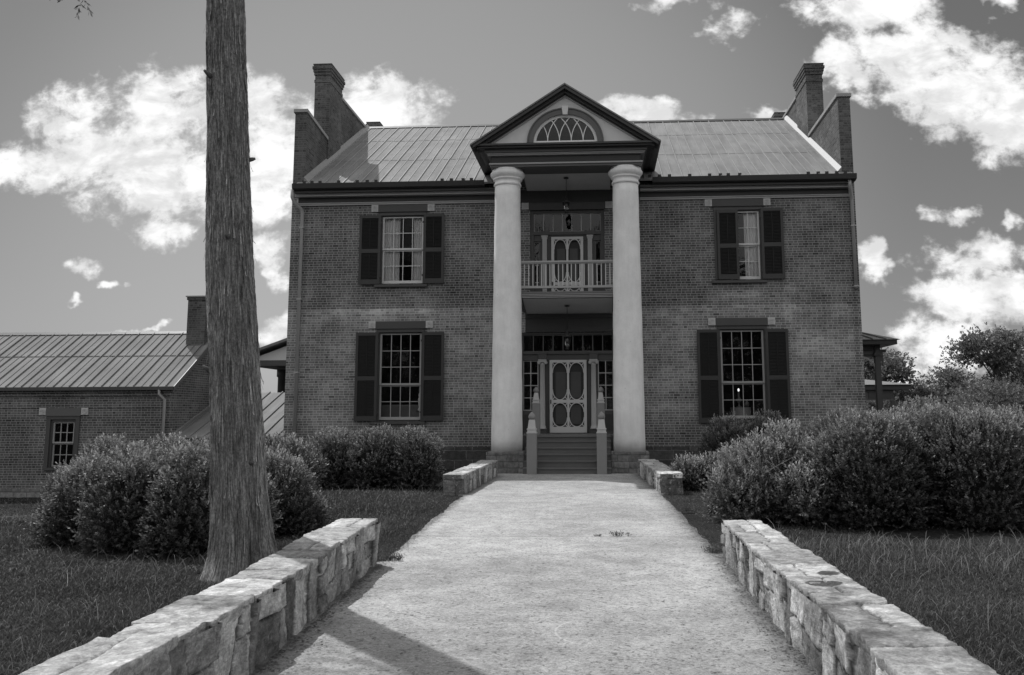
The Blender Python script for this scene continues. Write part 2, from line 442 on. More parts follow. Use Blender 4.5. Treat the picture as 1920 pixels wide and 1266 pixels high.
def emit_mat(name, v):
    m = bpy.data.materials.new(name); m.use_nodes = True
    t = NT(m.node_tree); t.n.clear()
    e = t.n.new('ShaderNodeEmission'); e.inputs[1].default_value = v
    o = t.n.new('ShaderNodeOutputMaterial'); t.l.new(e.outputs[0], o.inputs[0])
    return m


M = dict(
    brick=brick_mat('house_brick', 0.155, 0.36),
    brick_wing=brick_mat('outbuilding_brick', 0.115, 0.30, weather=False),
    brick_top=brick_mat('chimney_brick', 0.105, 0.15, weather=False),
    plinth=stone_block_mat('plinth_stone', 0.07, 0.19, 0.75, 0.27, 0.016),
    pedestal=stone_block_mat('pedestal_stone', 0.19, 0.10, 0.42, 0.17, 0.022),
    coping=paint('coping_metal', 0.30, 0.5, 0.2, 3.0),
    roof=roof_mat('house_roof_metal', 0.215), roof_wing=roof_mat('outbuilding_roof_metal', 0.20),
    seam=paint('worn_seam_metal', 0.29, 0.6, 0.3, 3.0),
    flash=paint('flashing_metal', 0.19, 0.45, 0.2, 3.0),
    gutter=paint('dark_gutter_paint', 0.035, 0.4, 0.2),
    trim=paint('dark_trim_paint', 0.065, 0.5, 0.15), frieze=paint('frieze_paint', 0.038, 0.55, 0.15),
    mould=paint('moulding_paint', 0.36, 0.5, 0.12), fascia=paint('fascia_paint', 0.105, 0.5, 0.12),
    tymp=paint('tympanum_paint', 0.64, 0.6, 0.10, 4.0), sash_pale=paint('pale_sash_paint', 0.60, 0.5, 0.1), sash=paint('sash_paint', 0.34, 0.5, 0.15),
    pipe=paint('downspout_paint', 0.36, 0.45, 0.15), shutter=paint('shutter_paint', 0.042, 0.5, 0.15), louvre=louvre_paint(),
    block=paint('carved_block_stone', 0.50, 0.8, 0.2, 14.0),
    plaster=plaster_mat(), ceil=paint('porch_ceiling_paint', 0.5, 0.6, 0.15, 3.0), porch=paint('porch_floor_paint', 0.13, 0.5, 0.2),
    step=paint('step_paint', 0.13, 0.5, 0.22, 5.0), riser=paint('riser_paint', 0.12, 0.5, 0.22, 5.0),
    newel=paint('newel_paint', 0.22, 0.6, 0.18, 5.0), newel_cap=paint('newel_cap_paint', 0.46, 0.6, 0.18, 6.0),
    screen=paint('screen_door_paint', 0.54, 0.5, 0.08), pilaster=paint('pilaster_paint', 0.40, 0.5, 0.1), rail=paint('balcony_paint', 0.34, 0.55, 0.12),
    baluster=paint('baluster_paint', 0.50, 0.55, 0.12), mesh=paint('door_shadow_paint', 0.03, 0.6, 0.2), door=paint('inner_door_paint', 0.065, 0.5, 0.2),
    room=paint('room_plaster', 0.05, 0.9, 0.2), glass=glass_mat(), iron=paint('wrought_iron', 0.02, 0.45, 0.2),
    stone=tone_stone_mat(), path=path_mat(), ground=ground_mat(), bark=bark_mat(),
    cloth=paint('curtain_cloth', 0.86, 0.9, 0.15, 9.0, grain=(6, 1, 0.4)), lace=paint('lace_cloth', 0.20, 0.9, 0.6, 60.0),
    wood=paint('dark_wood', 0.03, 0.5, 0.2), brass=paint('lamp_brass', 0.12, 0.35, 0.2), white=paint('white_china', 0.75, 0.5, 0.1),
    leaf=leaf_mat('boxwood_leaf', 0.080), leaf2=leaf_mat('loose_shrub_leaf', 0.125), leaft=leaf_mat('tree_leaf', 0.11), grass=leaf_mat('grass_blade', 0.062, 0.3, 0.6),
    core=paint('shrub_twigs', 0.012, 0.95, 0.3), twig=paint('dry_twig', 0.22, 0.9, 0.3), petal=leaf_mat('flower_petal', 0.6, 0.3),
    treebark=paint('tree_bark', 0.10, 0.95, 0.4, 9.0), bulb=emit_mat('lit_lamp', 1.6),
)

# ------------------------------------------------------------------ mesh helpers
ORG = {}


class MB:
    def __init__(s):
        s.v = []; s.f = []; s.mi = []; s.k = 0; s.sm = []; s.smooth = False

    def poly(s, pts):
        b = len(s.v); s.v += [tuple(p) for p in pts]; s.f.append(tuple(range(b, b + len(pts)))); s.mi.append(s.k); s.sm.append(s.smooth)

    def box(s, x0, x1, y0, y1, z0, z1):
        b = len(s.v)
        s.v += [(x0, y0, z0), (x1, y0, z0), (x1, y1, z0), (x0, y1, z0), (x0, y0, z1), (x1, y0, z1), (x1, y1, z1), (x0, y1, z1)]
        for q in ((0, 3, 2, 1), (4, 5, 6, 7), (0, 1, 5, 4), (1, 2, 6, 5), (2, 3, 7, 6), (3, 0, 4, 7)):
            s.f.append(tuple(b + i for i in q)); s.mi.append(s.k); s.sm.append(False)
        return s

    def hexa(s, p):
        """eight corners, bottom four then top four"""
        b = len(s.v); s.v += [tuple(q) for q in p]
        for q in ((0, 3, 2, 1), (4, 5, 6, 7), (0, 1, 5, 4), (1, 2, 6, 5), (2, 3, 7, 6), (3, 0, 4, 7)):
            s.f.append(tuple(b + i for i in q)); s.mi.append(s.k); s.sm.append(False)

    def prism(s, poly, axis, a, b):
        """poly = list of 2-D points; extruded along axis from a to b"""
        def P(u, v, w): return {'x': (w, u, v), 'y': (u, w, v), 'z': (u, v, w)}[axis]
        n = len(poly); k = len(s.v)
        s.v += [P(u, v, a) for u, v in poly] + [P(u, v, b) for u, v in poly]
        s.f.append(tuple(k + i for i in range(n))); s.f.append(tuple(k + n + i for i in reversed(range(n))))
        s.mi += [s.k, s.k]; s.sm += [False, False]
        for i in range(n):
            j = (i + 1) % n
            s.f.append((k + i, k + n + i, k + n + j, k + j)); s.mi.append(s.k); s.sm.append(False)

    def lathe(s, prof, cx, cy, seg=32, sx=1.0, sy=1.0):
        k = len(s.v)
        for r, z in prof:
            for i in range(seg):
                a = 2 * math.pi * i / seg
                s.v.append((cx + r * sx * math.cos(a), cy + r * sy * math.sin(a), z))
        for p in range(len(prof) - 1):
            for i in range(seg):
                j = (i + 1) % seg
                s.f.append((k + p * seg + i, k + p * seg + j, k + (p + 1) * seg + j, k + (p + 1) * seg + i)); s.mi.append(s.k); s.sm.append(True)
        s.f.append(tuple(k + i for i in reversed(range(seg)))); s.mi.append(s.k); s.sm.append(False)
        s.f.append(tuple(k + (len(prof) - 1) * seg + i for i in range(seg))); s.mi.append(s.k); s.sm.append(False)

    def tube(s, pts, rad, seg=8):
        """rounded tube through points"""
        pts = [Vector(p) for p in pts]
        if not hasattr(rad, '__len__'): rad = [rad] * len(pts)
        k = len(s.v); n = len(pts)
        for i, p in enumerate(pts):
            d = (pts[min(i + 1, n - 1)] - pts[max(i - 1, 0)]).normalized()
            a = d.orthogonal().normalized() if abs(d.z) > 0.9 else d.cross(Vector((0, 0, 1))).normalized()
            if abs(d.z) > 0.9: a = (Vector((1, 0, 0)) - d * d.x).normalized()
            b = d.cross(a)
            for j in range(seg):
                t = 2 * math.pi * j / seg
                s.v.append(tuple(p + (a * math.cos(t) + b * math.sin(t)) * rad[i]))
        for i in range(n - 1):
            for j in range(seg):
                q = (j + 1) % seg
                s.f.append((k + i * seg + j, k + i * seg + q, k + (i + 1) * seg + q, k + (i + 1) * seg + j)); s.mi.append(s.k); s.sm.append(True)
        s.f.append(tuple(k + j for j in reversed(range(seg)))); s.mi.append(s.k); s.sm.append(False)
        s.f.append(tuple(k + (n - 1) * seg + j for j in range(seg))); s.mi.append(s.k); s.sm.append(False)

    def build(s, name, mats, parent=None, bevel=0.0):
        if not isinstance(mats, (list, tuple)): mats = [mats]
        o0 = ORG.get(parent.name, Vector((0, 0, 0))) if parent else Vector((0, 0, 0))
        me = bpy.data.meshes.new(name)
        me.from_pydata([(x - o0.x, y - o0.y, z - o0.z) for x, y, z in s.v], [], s.f)
        for m in mats: me.materials.append(m)
        me.polygons.foreach_set('material_index', s.mi)
        me.polygons.foreach_set('use_smooth', s.sm)
        me.update()
        bm = bmesh.new(); bm.from_mesh(me)
        bmesh.ops.recalc_face_normals(bm, faces=bm.faces)
        bm.to_mesh(me); bm.free()
        o = bpy.data.objects.new(name, me); COL.objects.link(o)
        if parent:
            o.parent = parent; ORG[o.name] = o0
        else:
            ORG[o.name] = Vector((0, 0, 0))
        if bevel:
            b = o.modifiers.new('bevel', 'BEVEL'); b.width = bevel; b.segments = 2; b.limit_method = 'ANGLE'
        return o


def thing(name, label, cat, loc=(0, 0, 0), group=None):
    o = bpy.data.objects.new(name, None); COL.objects.link(o)
    o.location = loc; o.empty_display_size = 0.2
    o['label'] = label; o['category'] = cat
    if group: o['group'] = group
    ORG[o.name] = Vector(loc)
    return o


def arrays_mesh(name, V, F, mats, parent=None, attrs=None, smooth=False, mi=None):
    """V (n,3), F (m,4) quads as numpy arrays"""
    o0 = ORG.get(parent.name, Vector((0, 0, 0))) if parent else Vector((0, 0, 0))
    V = np.asarray(V, np.float32) - np.array(o0, np.float32)
    F = np.asarray(F, np.int32)
    me = bpy.data.meshes.new(name)
    me.vertices.add(len(V)); me.vertices.foreach_set('co', V.ravel())
    k = F.shape[1]
    me.loops.add(F.size); me.loops.foreach_set('vertex_index', F.ravel())
    me.polygons.add(len(F)); me.polygons.foreach_set('loop_start', np.arange(0, F.size, k, dtype=np.int32))
    me.polygons.foreach_set('loop_total', np.full(len(F), k, np.int32))
    if not isinstance(mats, (list, tuple)): mats = [mats]
    for m in mats: me.materials.append(m)
    if mi is not None: me.polygons.foreach_set('material_index', np.asarray(mi, np.int32))
    if smooth: me.polygons.foreach_set('use_smooth', np.ones(len(F), bool))
    for an, av in (attrs or {}).items():
        a = me.attributes.new(an, 'FLOAT', 'POINT'); a.data.foreach_set('value', np.asarray(av, np.float32))
    me.update(); me.validate()
    o = bpy.data.objects.new(name, me); COL.objects.link(o)
    if parent:
        o.parent = parent; ORG[o.name] = o0
    else:
        ORG[o.name] = Vector((0, 0, 0))
    return o


def hash2(i, j, s=0):
    h = (i.astype(np.int64) * 374761393 + j.astype(np.int64) * 668265263 + s * 974634221) & 0x7fffffff
    h = ((h ^ (h >> 13)) * 1274126177) & 0x7fffffff
    h = (h ^ (h >> 16)) & 0x7fffffff
    return (h % 100003) / 100003.0


def vnoise(x, y, s=0):
    x = np.asarray(x, float); y = np.asarray(y, float)
    i = np.floor(x); j = np.floor(y); fx = x - i; fy = y - j
    fx = fx * fx * (3 - 2 * fx); fy = fy * fy * (3 - 2 * fy)
    a = hash2(i, j, s); b = hash2(i + 1, j, s); c = hash2(i, j + 1, s); d = hash2(i + 1, j + 1, s)
    return (a * (1 - fx) + b * fx) * (1 - fy) + (c * (1 - fx) + d * fx) * fy


def fbm(x, y, s=0, o=4):
    v = 0; a = 0.5; n = 0
    for k in range(o):
        v = v + a * vnoise(x * 2 ** k, y * 2 ** k, s + 17 * k); n += a; a *= 0.5
    return v / n


def sstep(x, a, b):
    t = np.clip((np.asarray(x, float) - a) / (b - a), 0, 1); return t * t * (3 - 2 * t)


# ------------------------------------------------------------------ ground and path
def gz(x, y):
    """height of the lawn"""
    x = np.asarray(x, float); y = np.asarray(y, float)
    return -0.85 * sstep(-x, 5.5, 11.5) * sstep(y, -14.5, -4.0) - 0.012 + 0.05 * (fbm(x * 0.5, y * 0.5, 3) - 0.5) * sstep(np.abs(x - 0.2), 2.3, 4.0) \
        - 0.25 * sstep(x, 9, 14) * sstep(y, -8, 2)


def left_edge(y):
    return np.interp(y, [-40, -24, -20.1, -18.55, -16.73, -15.84, -12.87, -8.2, -3.1, -2.4], [-1.1, -1.17, -1.24, -1.32, -1.44, -1.46, -1.61, -1.81, -1.77, -1.75])


def right_edge(y):
    return np.interp(y, [-40, -24, -19.93, -17.9, -15.56, -12.49, -8.38, -2.5], [2.25, 2.24, 2.22, 2.21, 2.25, 2.16, 2.09, 1.85])


def make_ground():
    xs = np.unique(np.concatenate([np.linspace(-600, -40, 15), np.linspace(-40, -14, 27), np.linspace(-14, 14, 141), np.linspace(14, 40, 27), np.linspace(40, 600, 15)]))
    ys = np.unique(np.concatenate([np.linspace(-300, -40, 10), np.linspace(-40, 6, 185), np.linspace(6, 60, 37), np.linspace(60, 900, 18)]))
    X, Y = np.meshgrid(xs, ys); Z = gz(X, Y)
    V = np.stack([X, Y, Z], -1).reshape(-1, 3)
    nx = len(xs); ny = len(ys)
    I = np.arange(nx * ny).reshape(ny, nx)
    F = np.stack([I[:-1, :-1], I[:-1, 1:], I[1:, 1:], I[1:, :-1]], -1).reshape(-1, 4)
    o = arrays_mesh('ground', V, F, M['ground'], smooth=True); o['kind'] = 'structure'
    # path
    ys = np.linspace(-40, -2.3, 700)
    le = left_edge(ys) + 0.05 * (fbm(ys * 3.0, ys * 0, 5) - 0.5) - 0.10; re = right_edge(ys) + 0.05 * (fbm(ys * 3.0, ys * 0, 9) - 0.5) + 0.10
    m = (ys > -16.0) & (ys < -8.3)
    le[m] += 0.09 + 0.10 * (fbm(ys[m] * 2.2, ys[m] * 0, 15) - 0.5)
    m = (ys > -15.5) & (ys < -8.0)
    re[m] -= 0.09 + 0.10 * (fbm(ys[m] * 2.2, ys[m] * 0, 25) - 0.5)
    k = 12
    T = np.concatenate([[0, .004], np.linspace(.1, .9, k - 4), [.996, 1]])
    X = le[:, None] * (1 - T) + re[:, None] * T; Y = np.repeat(ys[:, None], k, 1); Z = np.full_like(X, 0.012)
    Z[:, 0] = -0.05; Z[:, -1] = -0.05
    V = np.stack([X, Y, Z], -1).reshape(-1, 3); I = np.arange(len(V)).reshape(len(ys), k)
    F = np.stack([I[:-1, :-1], I[:-1, 1:], I[1:, 1:], I[1:, :-1]], -1).reshape(-1, 4)
    o = arrays_mesh('path', V, F, M['path']); o['kind'] = 'structure'


make_ground()

# ------------------------------------------------------------------ the brick house
HOUSE = thing('brick_house', 'two storey brick house with white columned portico and end chimneys', 'house', (0, 0, 0))
HW = 8.5; WT = 0.32
ROOF_Y0, ROOF_Z0, RIDGE_Y, RIDGE_Z = -0.32, 8.49, 6.9, 12.70
SLOPE = (RIDGE_Z - ROOF_Z0) / (RIDGE_Y - ROOF_Y0)
def zr(y): return ROOF_Z0 + SLOPE * (y - ROOF_Y0) if y <= RIDGE_Y else RIDGE_Z - SLOPE * (y - RIDGE_Y)
DEPTH = 13.8
WX, SW = 5.043, 0.6244
ZL0, ZL1, ZU0, ZU1 = 1.41, 3.97, 5.49, 7.536
OPEN = [(-WX - SW - .06, -WX + SW + .06, ZL0 - .05, ZL1 + .05), (WX - SW - .06, WX + SW + .06, ZL0 - .05, ZL1 + .05),
        (-WX - SW - .06, -WX + SW + .06, ZU0 - .05, ZU1 + .05), (WX - SW - .06, WX + SW + .06, ZU0 - .05, ZU1 + .05),
        (-1.46, 1.36, 1.0, 3.96), (-1.17, 1.07, 4.96, 7.66)]


def wall_with_openings(mb, x0, x1, z0, z1, y, opens, depth):
    xs = sorted({x0, x1, *[o[0] for o in opens], *[o[1] for o in opens]}); zs = sorted({z0, z1, *[o[2] for o in opens], *[o[3] for o in opens]})
    for a, b in zip(xs, xs[1:]):
        for c, d in zip(zs, zs[1:]):
            cx, cz = (a + b) / 2, (c + d) / 2
            if any(o[0] < cx < o[1] and o[2] < cz < o[3] for o in opens): continue
            mb.poly([(a, y, c), (b, y, c), (b, y, d), (a, y, d)])
    for a, b, c, d in opens:
        mb.poly([(a, y, c), (a, y, d), (a, y + depth, d), (a, y + depth, c)]); mb.poly([(b, y, c), (b, y + depth, c), (b, y + depth, d), (b, y, d)])
        mb.poly([(a, y, d), (b, y, d), (b, y + depth, d), (a, y + depth, d)]); mb.poly([(a, y, c), (a, y + depth, c), (b, y + depth, c), (b, y, c)])


def quad_strip_wall(mb, pts, x0, x1):
    mb.prism(pts, 'x', x0, x1)


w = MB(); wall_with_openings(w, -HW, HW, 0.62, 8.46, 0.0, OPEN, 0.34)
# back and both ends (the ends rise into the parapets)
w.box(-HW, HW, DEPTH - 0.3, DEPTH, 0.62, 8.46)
for s in (-1, 1):
    x0, x1 = (HW - 0.34, HW) if s > 0 else (-HW, -HW + 0.34)
    # each end wall is a run of solid pieces under the roof slope
    w.prism([(0.002, 0.62), (DEPTH - 0.302, 0.62), (DEPTH - 0.302, zr(DEPTH - .3)), (RIDGE_Y, RIDGE_Z - 0.02), (0.002, zr(0.0))], 'x', x0, x1)
w.build('wall', M['brick'], HOUSE)
f = MB()
f.box(-HW - 0.05, -2.25, -0.05, 0.3, -1.2, 0.62); f.box(2.25, HW + 0.05, -0.05, 0.3, -1.2, 0.62); f.box(-2.25, 2.25, -0.02, 0.3, -0.5, 0.62)
for s in (-1, 1):
    f.box(*( (-HW - 0.05, -HW + 0.3) if s < 0 else (HW - 0.3, HW + 0.05)), 0.3, DEPTH, -1.3, 0.62)
f.build('stone_plinth', M['plinth'], HOUSE)
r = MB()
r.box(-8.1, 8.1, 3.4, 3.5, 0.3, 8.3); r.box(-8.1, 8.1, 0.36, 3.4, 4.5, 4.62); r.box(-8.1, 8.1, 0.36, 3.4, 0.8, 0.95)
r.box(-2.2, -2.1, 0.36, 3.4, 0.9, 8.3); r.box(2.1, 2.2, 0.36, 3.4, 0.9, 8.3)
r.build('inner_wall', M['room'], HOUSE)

# parapets, chimneys
def parapet(s, zf, zb, yb, y2a, y2b, z2, cha, chb, chx0, chx1, chz, rear):
    xo, xi = s * HW, s * (HW - 0.36)
    x0, x1 = min(xo, xi), max(xo, xi)
    p = MB()
    p.prism([(0.0, 8.46), (yb, zr(yb) - 0.05), (yb, zb), (0.0, zf)], 'x', x0, x1)
    p.prism([(y2a, zr(y2a) - 0.05), (y2b, zr(min(y2b, RIDGE_Y)) - 0.1), (y2b, z2), (y2a, z2)], 'x', x0, x1)
    p.prism([(y2b, zr(y2b) - 1.0), (DEPTH, zr(DEPTH) - 0.2), (DEPTH, zf), (rear, zf), (rear, z2), (y2b, z2)], 'x', x0 + .004, x1 - .004)
    o = p.build('parapet', M['brick_top'], HOUSE)
    c = MB()
    e = 0.045
    c.hexa([(x0 - e, -e, zf), (x1 + e, -e, zf), (x1 + e, yb, zb), (x0 - e, yb, zb), (x0 - e, -e, zf + .11), (x1 + e, -e, zf + .11), (x1 + e, yb, zb + .11), (x0 - e, yb, zb + .11)])
    c.build('coping', M['coping'], o, bevel=0.01)
    c = MB(); c.box(x0 - e, x1 + e, y2a - .03, y2b + 0.5, z2, z2 + 0.1); c.build('coping', M['coping'], o, bevel=0.01)
    # flashing where the roof meets the parapet
    fl = MB()
    xa, xb = (x1, x1 + 0.13) if s < 0 else (x0 - 0.13, x0)
    xv = x1 + 0.012 if s < 0 else x0 - 0.012
    for ya, yb2 in ((-0.05, cha), (cha, chb), (chb, RIDGE_Y)):
        fl.hexa([(min(xa, xb), ya, zr(ya) + .015), (max(xa, xb), ya, zr(ya) + .015), (max(xa, xb), yb2, zr(yb2) + .015), (min(xa, xb), yb2, zr(yb2) + .015),
                 (min(xa, xb), ya, zr(ya) + (.024 if s > 0 else .17)), (max(xa, xb), ya, zr(ya) + (.17 if s > 0 else .024)),
                 (max(xa, xb), yb2, zr(yb2) + (.17 if s > 0 else .024)), (min(xa, xb), yb2, zr(yb2) + (.024 if s > 0 else .17))])
    fl.build('flashing', M['flash'], HOUSE)
    def stack(y0, y1, xa, xb, zt):
        k = MB()
        k.box(xa, xb, y0, y1, 8.0, zt - 0.62)
        k.box(xa - .02, xb + .02, y0 - .02, y1 + .02, zt - 0.62, zt - 0.52)
        k.box(xa, xb, y0, y1, zt - 0.52, zt - 0.36)
        for q in range(3):
            k.box(xa - .03 - .025 * q, xb + .03 + .025 * q, y0 - .03 - .025 * q, y1 + .03 + .025 * q, zt - 0.36 + .1 * q, zt - 0.26 + .1 * q)
        k.box(xa - .05, xb + .05, y0 - .05, y1 + .05, zt - .06, zt)
        o = k.build('chimney', M['brick_top'], HOUSE, bevel=0.008)
        cp = MB(); cp.box(xa - .06, xb + .06, y0 - .06, y1 + .06, zt, zt + .03); cp.box(xa + .12, xb - .12, y0 + .2, y1 - .2, zt + .03, zt + .06)
        cp.build('chimney_cap', M['trim'], o)
    stack(cha, chb, chx0, chx1, chz)
    return stack


st = parapet(-1, 10.90, 10.66, 2.06, 3.42, 6.15, 12.60, 2.04, 3.42, -8.62, -8.10, 13.30, 9.8)
st(8.7, 9.8, -8.62, -8.16, 13.55)
st = parapet(1, 11.00, 10.93, 3.6, 5.0, 7.4, 12.88, 3.55, 5.1, 8.10, 8.66, 13.50, 10.3)
st(9.2, 10.3, 8.20, 8.62, 13.75)

# roof
rf = MB()
XR = HW - 0.36
rf.hexa([(-XR, ROOF_Y0, ROOF_Z0 - .06), (XR, ROOF_Y0, ROOF_Z0 - .06), (XR, RIDGE_Y, RIDGE_Z - .06), (-XR, RIDGE_Y, RIDGE_Z - .06),
         (-XR, ROOF_Y0, ROOF_Z0), (XR, ROOF_Y0, ROOF_Z0), (XR, RIDGE_Y, RIDGE_Z), (-XR, RIDGE_Y, RIDGE_Z)])
rf.hexa([(-XR, RIDGE_Y, RIDGE_Z - .06), (XR, RIDGE_Y, RIDGE_Z - .06), (XR, DEPTH + .3, zr(DEPTH + .3) - .06), (-XR, DEPTH + .3, zr(DEPTH + .3) - .06),
         (-XR, RIDGE_Y, RIDGE_Z), (XR, RIDGE_Y, RIDGE_Z), (XR, DEPTH + .3, zr(DEPTH + .3)), (-XR, DEPTH + .3, zr(DEPTH + .3))])
# eave returns in front of the parapets
for s in (-1, 1):
    a, b = (XR, HW - .06) if s > 0 else (-HW + .16, -XR)
    rf.hexa([(a, ROOF_Y0, ROOF_Z0 - .06), (b, ROOF_Y0, ROOF_Z0 - .06), (b, -0.01, zr(-.01) - .06), (a, -0.01, zr(-.01) - .06),
             (a, ROOF_Y0, ROOF_Z0), (b, ROOF_Y0, ROOF_Z0), (b, -0.01, zr(-.01)), (a, -0.01, zr(-.01))])
rf.k = 1
x = -XR + 0.16; alt = 0
while x < XR - 0.1:
    hs, ws = ((.040, .009), (.018, .007))[alt]; alt = 1 - alt
    for (ya, yb) in ((ROOF_Y0, 2.2), (2.22, 4.75), (4.77, RIDGE_Y - .02)):
        j = random.uniform(-.014, .014)
        rf.hexa([(x - ws + j, ya, zr(ya)), (x + ws + j, ya, zr(ya)), (x + ws + j, yb, zr(yb)), (x - ws + j, yb, zr(yb)),
                 (x - ws + j, ya, zr(ya) + hs), (x + ws + j, ya, zr(ya) + hs), (x + ws + j, yb, zr(yb) + hs), (x - ws + j, yb, zr(yb) + hs)])
    x += 0.285 + random.uniform(-.012, .012)
rf.k = 0
x = -XR + 0.2
while x < XR - 0.5:      # lap seams, broken and slightly out of line
    for yy in (2.2, 4.75):
        y0 = yy + random.uniform(-.05, .05)
        rf.hexa([(x + .02, y0, zr(y0)), (x + .44, y0, zr(y0)), (x + .44, y0 + .05, zr(y0 + .05)), (x + .02, y0 + .05, zr(y0 + .05)),
                 (x + .02, y0, zr(y0) + .012), (x + .44, y0, zr(y0) + .012), (x + .44, y0 + .05, zr(y0 + .05) + .004), (x + .02, y0 + .05, zr(y0 + .05) + .004)])
    x += 0.46
ROOF = rf.build('roof', [M['roof'], M['seam']], HOUSE)
rc = MB(); rc.prism([(RIDGE_Y - .14, RIDGE_Z - .045), (RIDGE_Y, RIDGE_Z + .07), (RIDGE_Y + .14, RIDGE_Z - .045)], 'x', -XR, XR)
rc.build('ridge_cap', M['trim'], ROOF)
for sx in (-8.07, -7.83, -7.58, -7.0, -6.43, -6.12, -5.85, -3.82, -3.54, -3.18, -2.93, 2.44, 2.73, 3.03, 3.63, 4.22, 4.54, 4.77, 5.11, 7.12, 7.41, 7.66, 7.95, 8.2):
    g = MB(); yy = -0.20
    g.box(sx - .05, sx + .05, yy - .012, yy + .002, zr(yy) - .02, zr(yy) + .085)
    g.box(sx - .05, sx + .05, yy + .002, yy + .12, zr(yy) + .005, zr(yy) + .03)
    g.build('snow_guard', M['iron'], ROOF)

# main cornice: gutter, soffit, frieze and mouldings, each side of the portico
for a, b in ((-HW + .17, -2.14), (2.14, HW - .14)):
    c = MB()
    c.k = 0; c.box(a, b, -.22, .0, 8.155, 8.205)
    c.box(a, b, -.25, 0, 8.205, 8.235); c.box(a, b, -.06, 0, 7.905, 7.955); c.box(a, b, -.085, 0, 7.955, 7.985)
    e = (a, a + .05) if a < 0 else (b - .05, b)
    c.box(e[0], e[1], -.075, 0, 7.99, 8.15)
    c.k = 1; c.box(a, b, -.04, 0, 7.985, 8.155)
    c.k = 2; c.box(a, b, -.34, -.0, 8.235, 8.30)
    c.build('cornice', [M['mould'], M['frieze'], M['trim']], HOUSE, bevel=0.006)
    g = MB()
    ga, gb = (-HW + .16, -2.5) if a < 0 else (2.5, HW - .06)
    g.prism([(-.34, 8.30), (-.50, 8.34), (-.52, 8.49), (-.49, 8.49), (-.47, 8.36), (-.34, 8.34)], 'x', ga, gb)
    g.box(ga, gb, -.34, -.0, 8.302, 8.42)
    g.build('gutter', M['gutter'], HOUSE)
for s in (-1, 1):
    d = MB()
    if s < 0:
        d.tube([(-8.36, -.40, 8.34), (-8.36, -.40, 8.10), (-8.33, -.32, 7.98), (-8.17, -.12, 7.80), (-8.14, -.075, 7.7), (-8.14, -.075, 0.35)], .052, 10)
        for zz in (7.2, 5.0, 2.8, 1.0): d.box(-8.21, -8.07, -.135, 0, zz, zz + .04)
    else:
        d.tube([(8.26, -.38, 8.32), (8.26, -.38, 8.18), (8.29, -.30, 8.08), (8.37, -.12, 7.86), (8.38, -.075, 7.76), (8.38, -.075, 5.15)], .052, 10)
        d.box(8.31, 8.45, -.135, 0, 5.2, 5.24); d.box(8.31, 8.45, -.135, 0, 7.0, 7.04)
    d.build('downspout', M['pipe'], HOUSE)


# windows
def ring(mb, cx, cz, r0, r1, y0, y1, seg=20):
    k = len(mb.v)
    for i in range(seg):
        a = 2 * math.pi * i / seg
        for rr, yy in ((r0, y0), (r1, y0), (r1, y1), (r0, y1)): mb.v.append((cx + rr * math.cos(a), yy, cz + rr * math.sin(a)))
    for i in range(seg):
        j = (i + 1) % seg
        for q in range(4):
            p = (q + 1) % 4
            mb.f.append((k + i * 4 + q, k + i * 4 + p, k + j * 4 + p, k + j * 4 + q)); mb.mi.append(mb.k); mb.sm.append(False)


def corner_block(cx, cz, parent, h=.21, y=0.0):
    b = MB()
    b.box(cx - h / 2, cx + h / 2, y - .045, y + .01, cz - h / 2, cz + h / 2)
    ring(b, cx, cz, .035, .052, y - .062, y - .044); ring(b, cx, cz, .068, .085, y - .058, y - .044)
    b.lathe([(.001, cz - .018), (.018, cz), (.001, cz + .018)], cx, y - .05, 10)
    return b.build('corner_block', M['block'], parent, bevel=0.006)


def shutter(x0, x1, z0, z1, parent, y=-.06, flip=1):
    s = MB(); T = .04; st = .075; mid = z0 + (z1 - z0) * (.47); h = .12
    s.box(x0, x0 + st, y - T, y, z0, z1); s.box(x1 - st, x1, y - T, y, z0, z1)
    s.box(x0 + st, x1 - st, y - T + .002, y - .002, z1 - .09, z1); s.box(x0 + st, x1 - st, y - T + .002, y - .002, z0, z0 + .14)
    s.box(x0 + st, x1 - st, y - T + .002, y - .002, mid - h / 2 + .02, mid + h / 2 + .02)
    for zz in (z0 + .25, z1 - .25): s.box(*((x1 - .02, x1 + .03) if flip > 0 else (x0 - .03, x0 + .02)), y - T - .008, y - .01, zz - .03, zz + .03)
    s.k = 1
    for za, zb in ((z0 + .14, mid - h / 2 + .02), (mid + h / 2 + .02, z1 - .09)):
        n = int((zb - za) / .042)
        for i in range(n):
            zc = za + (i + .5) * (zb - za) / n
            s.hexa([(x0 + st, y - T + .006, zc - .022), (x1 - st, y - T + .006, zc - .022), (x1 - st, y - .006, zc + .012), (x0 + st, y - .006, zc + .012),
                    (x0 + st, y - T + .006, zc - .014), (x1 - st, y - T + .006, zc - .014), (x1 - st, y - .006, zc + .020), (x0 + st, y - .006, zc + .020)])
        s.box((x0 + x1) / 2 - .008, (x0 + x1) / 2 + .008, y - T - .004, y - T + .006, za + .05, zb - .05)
    s.k = 0
    s.box(x0 + .01, x1 - .01, y - .0015, y + .0, z0 + .01, z1 - .01)
    return s.build('shutter', [M['shutter'], M['louvre']], parent)


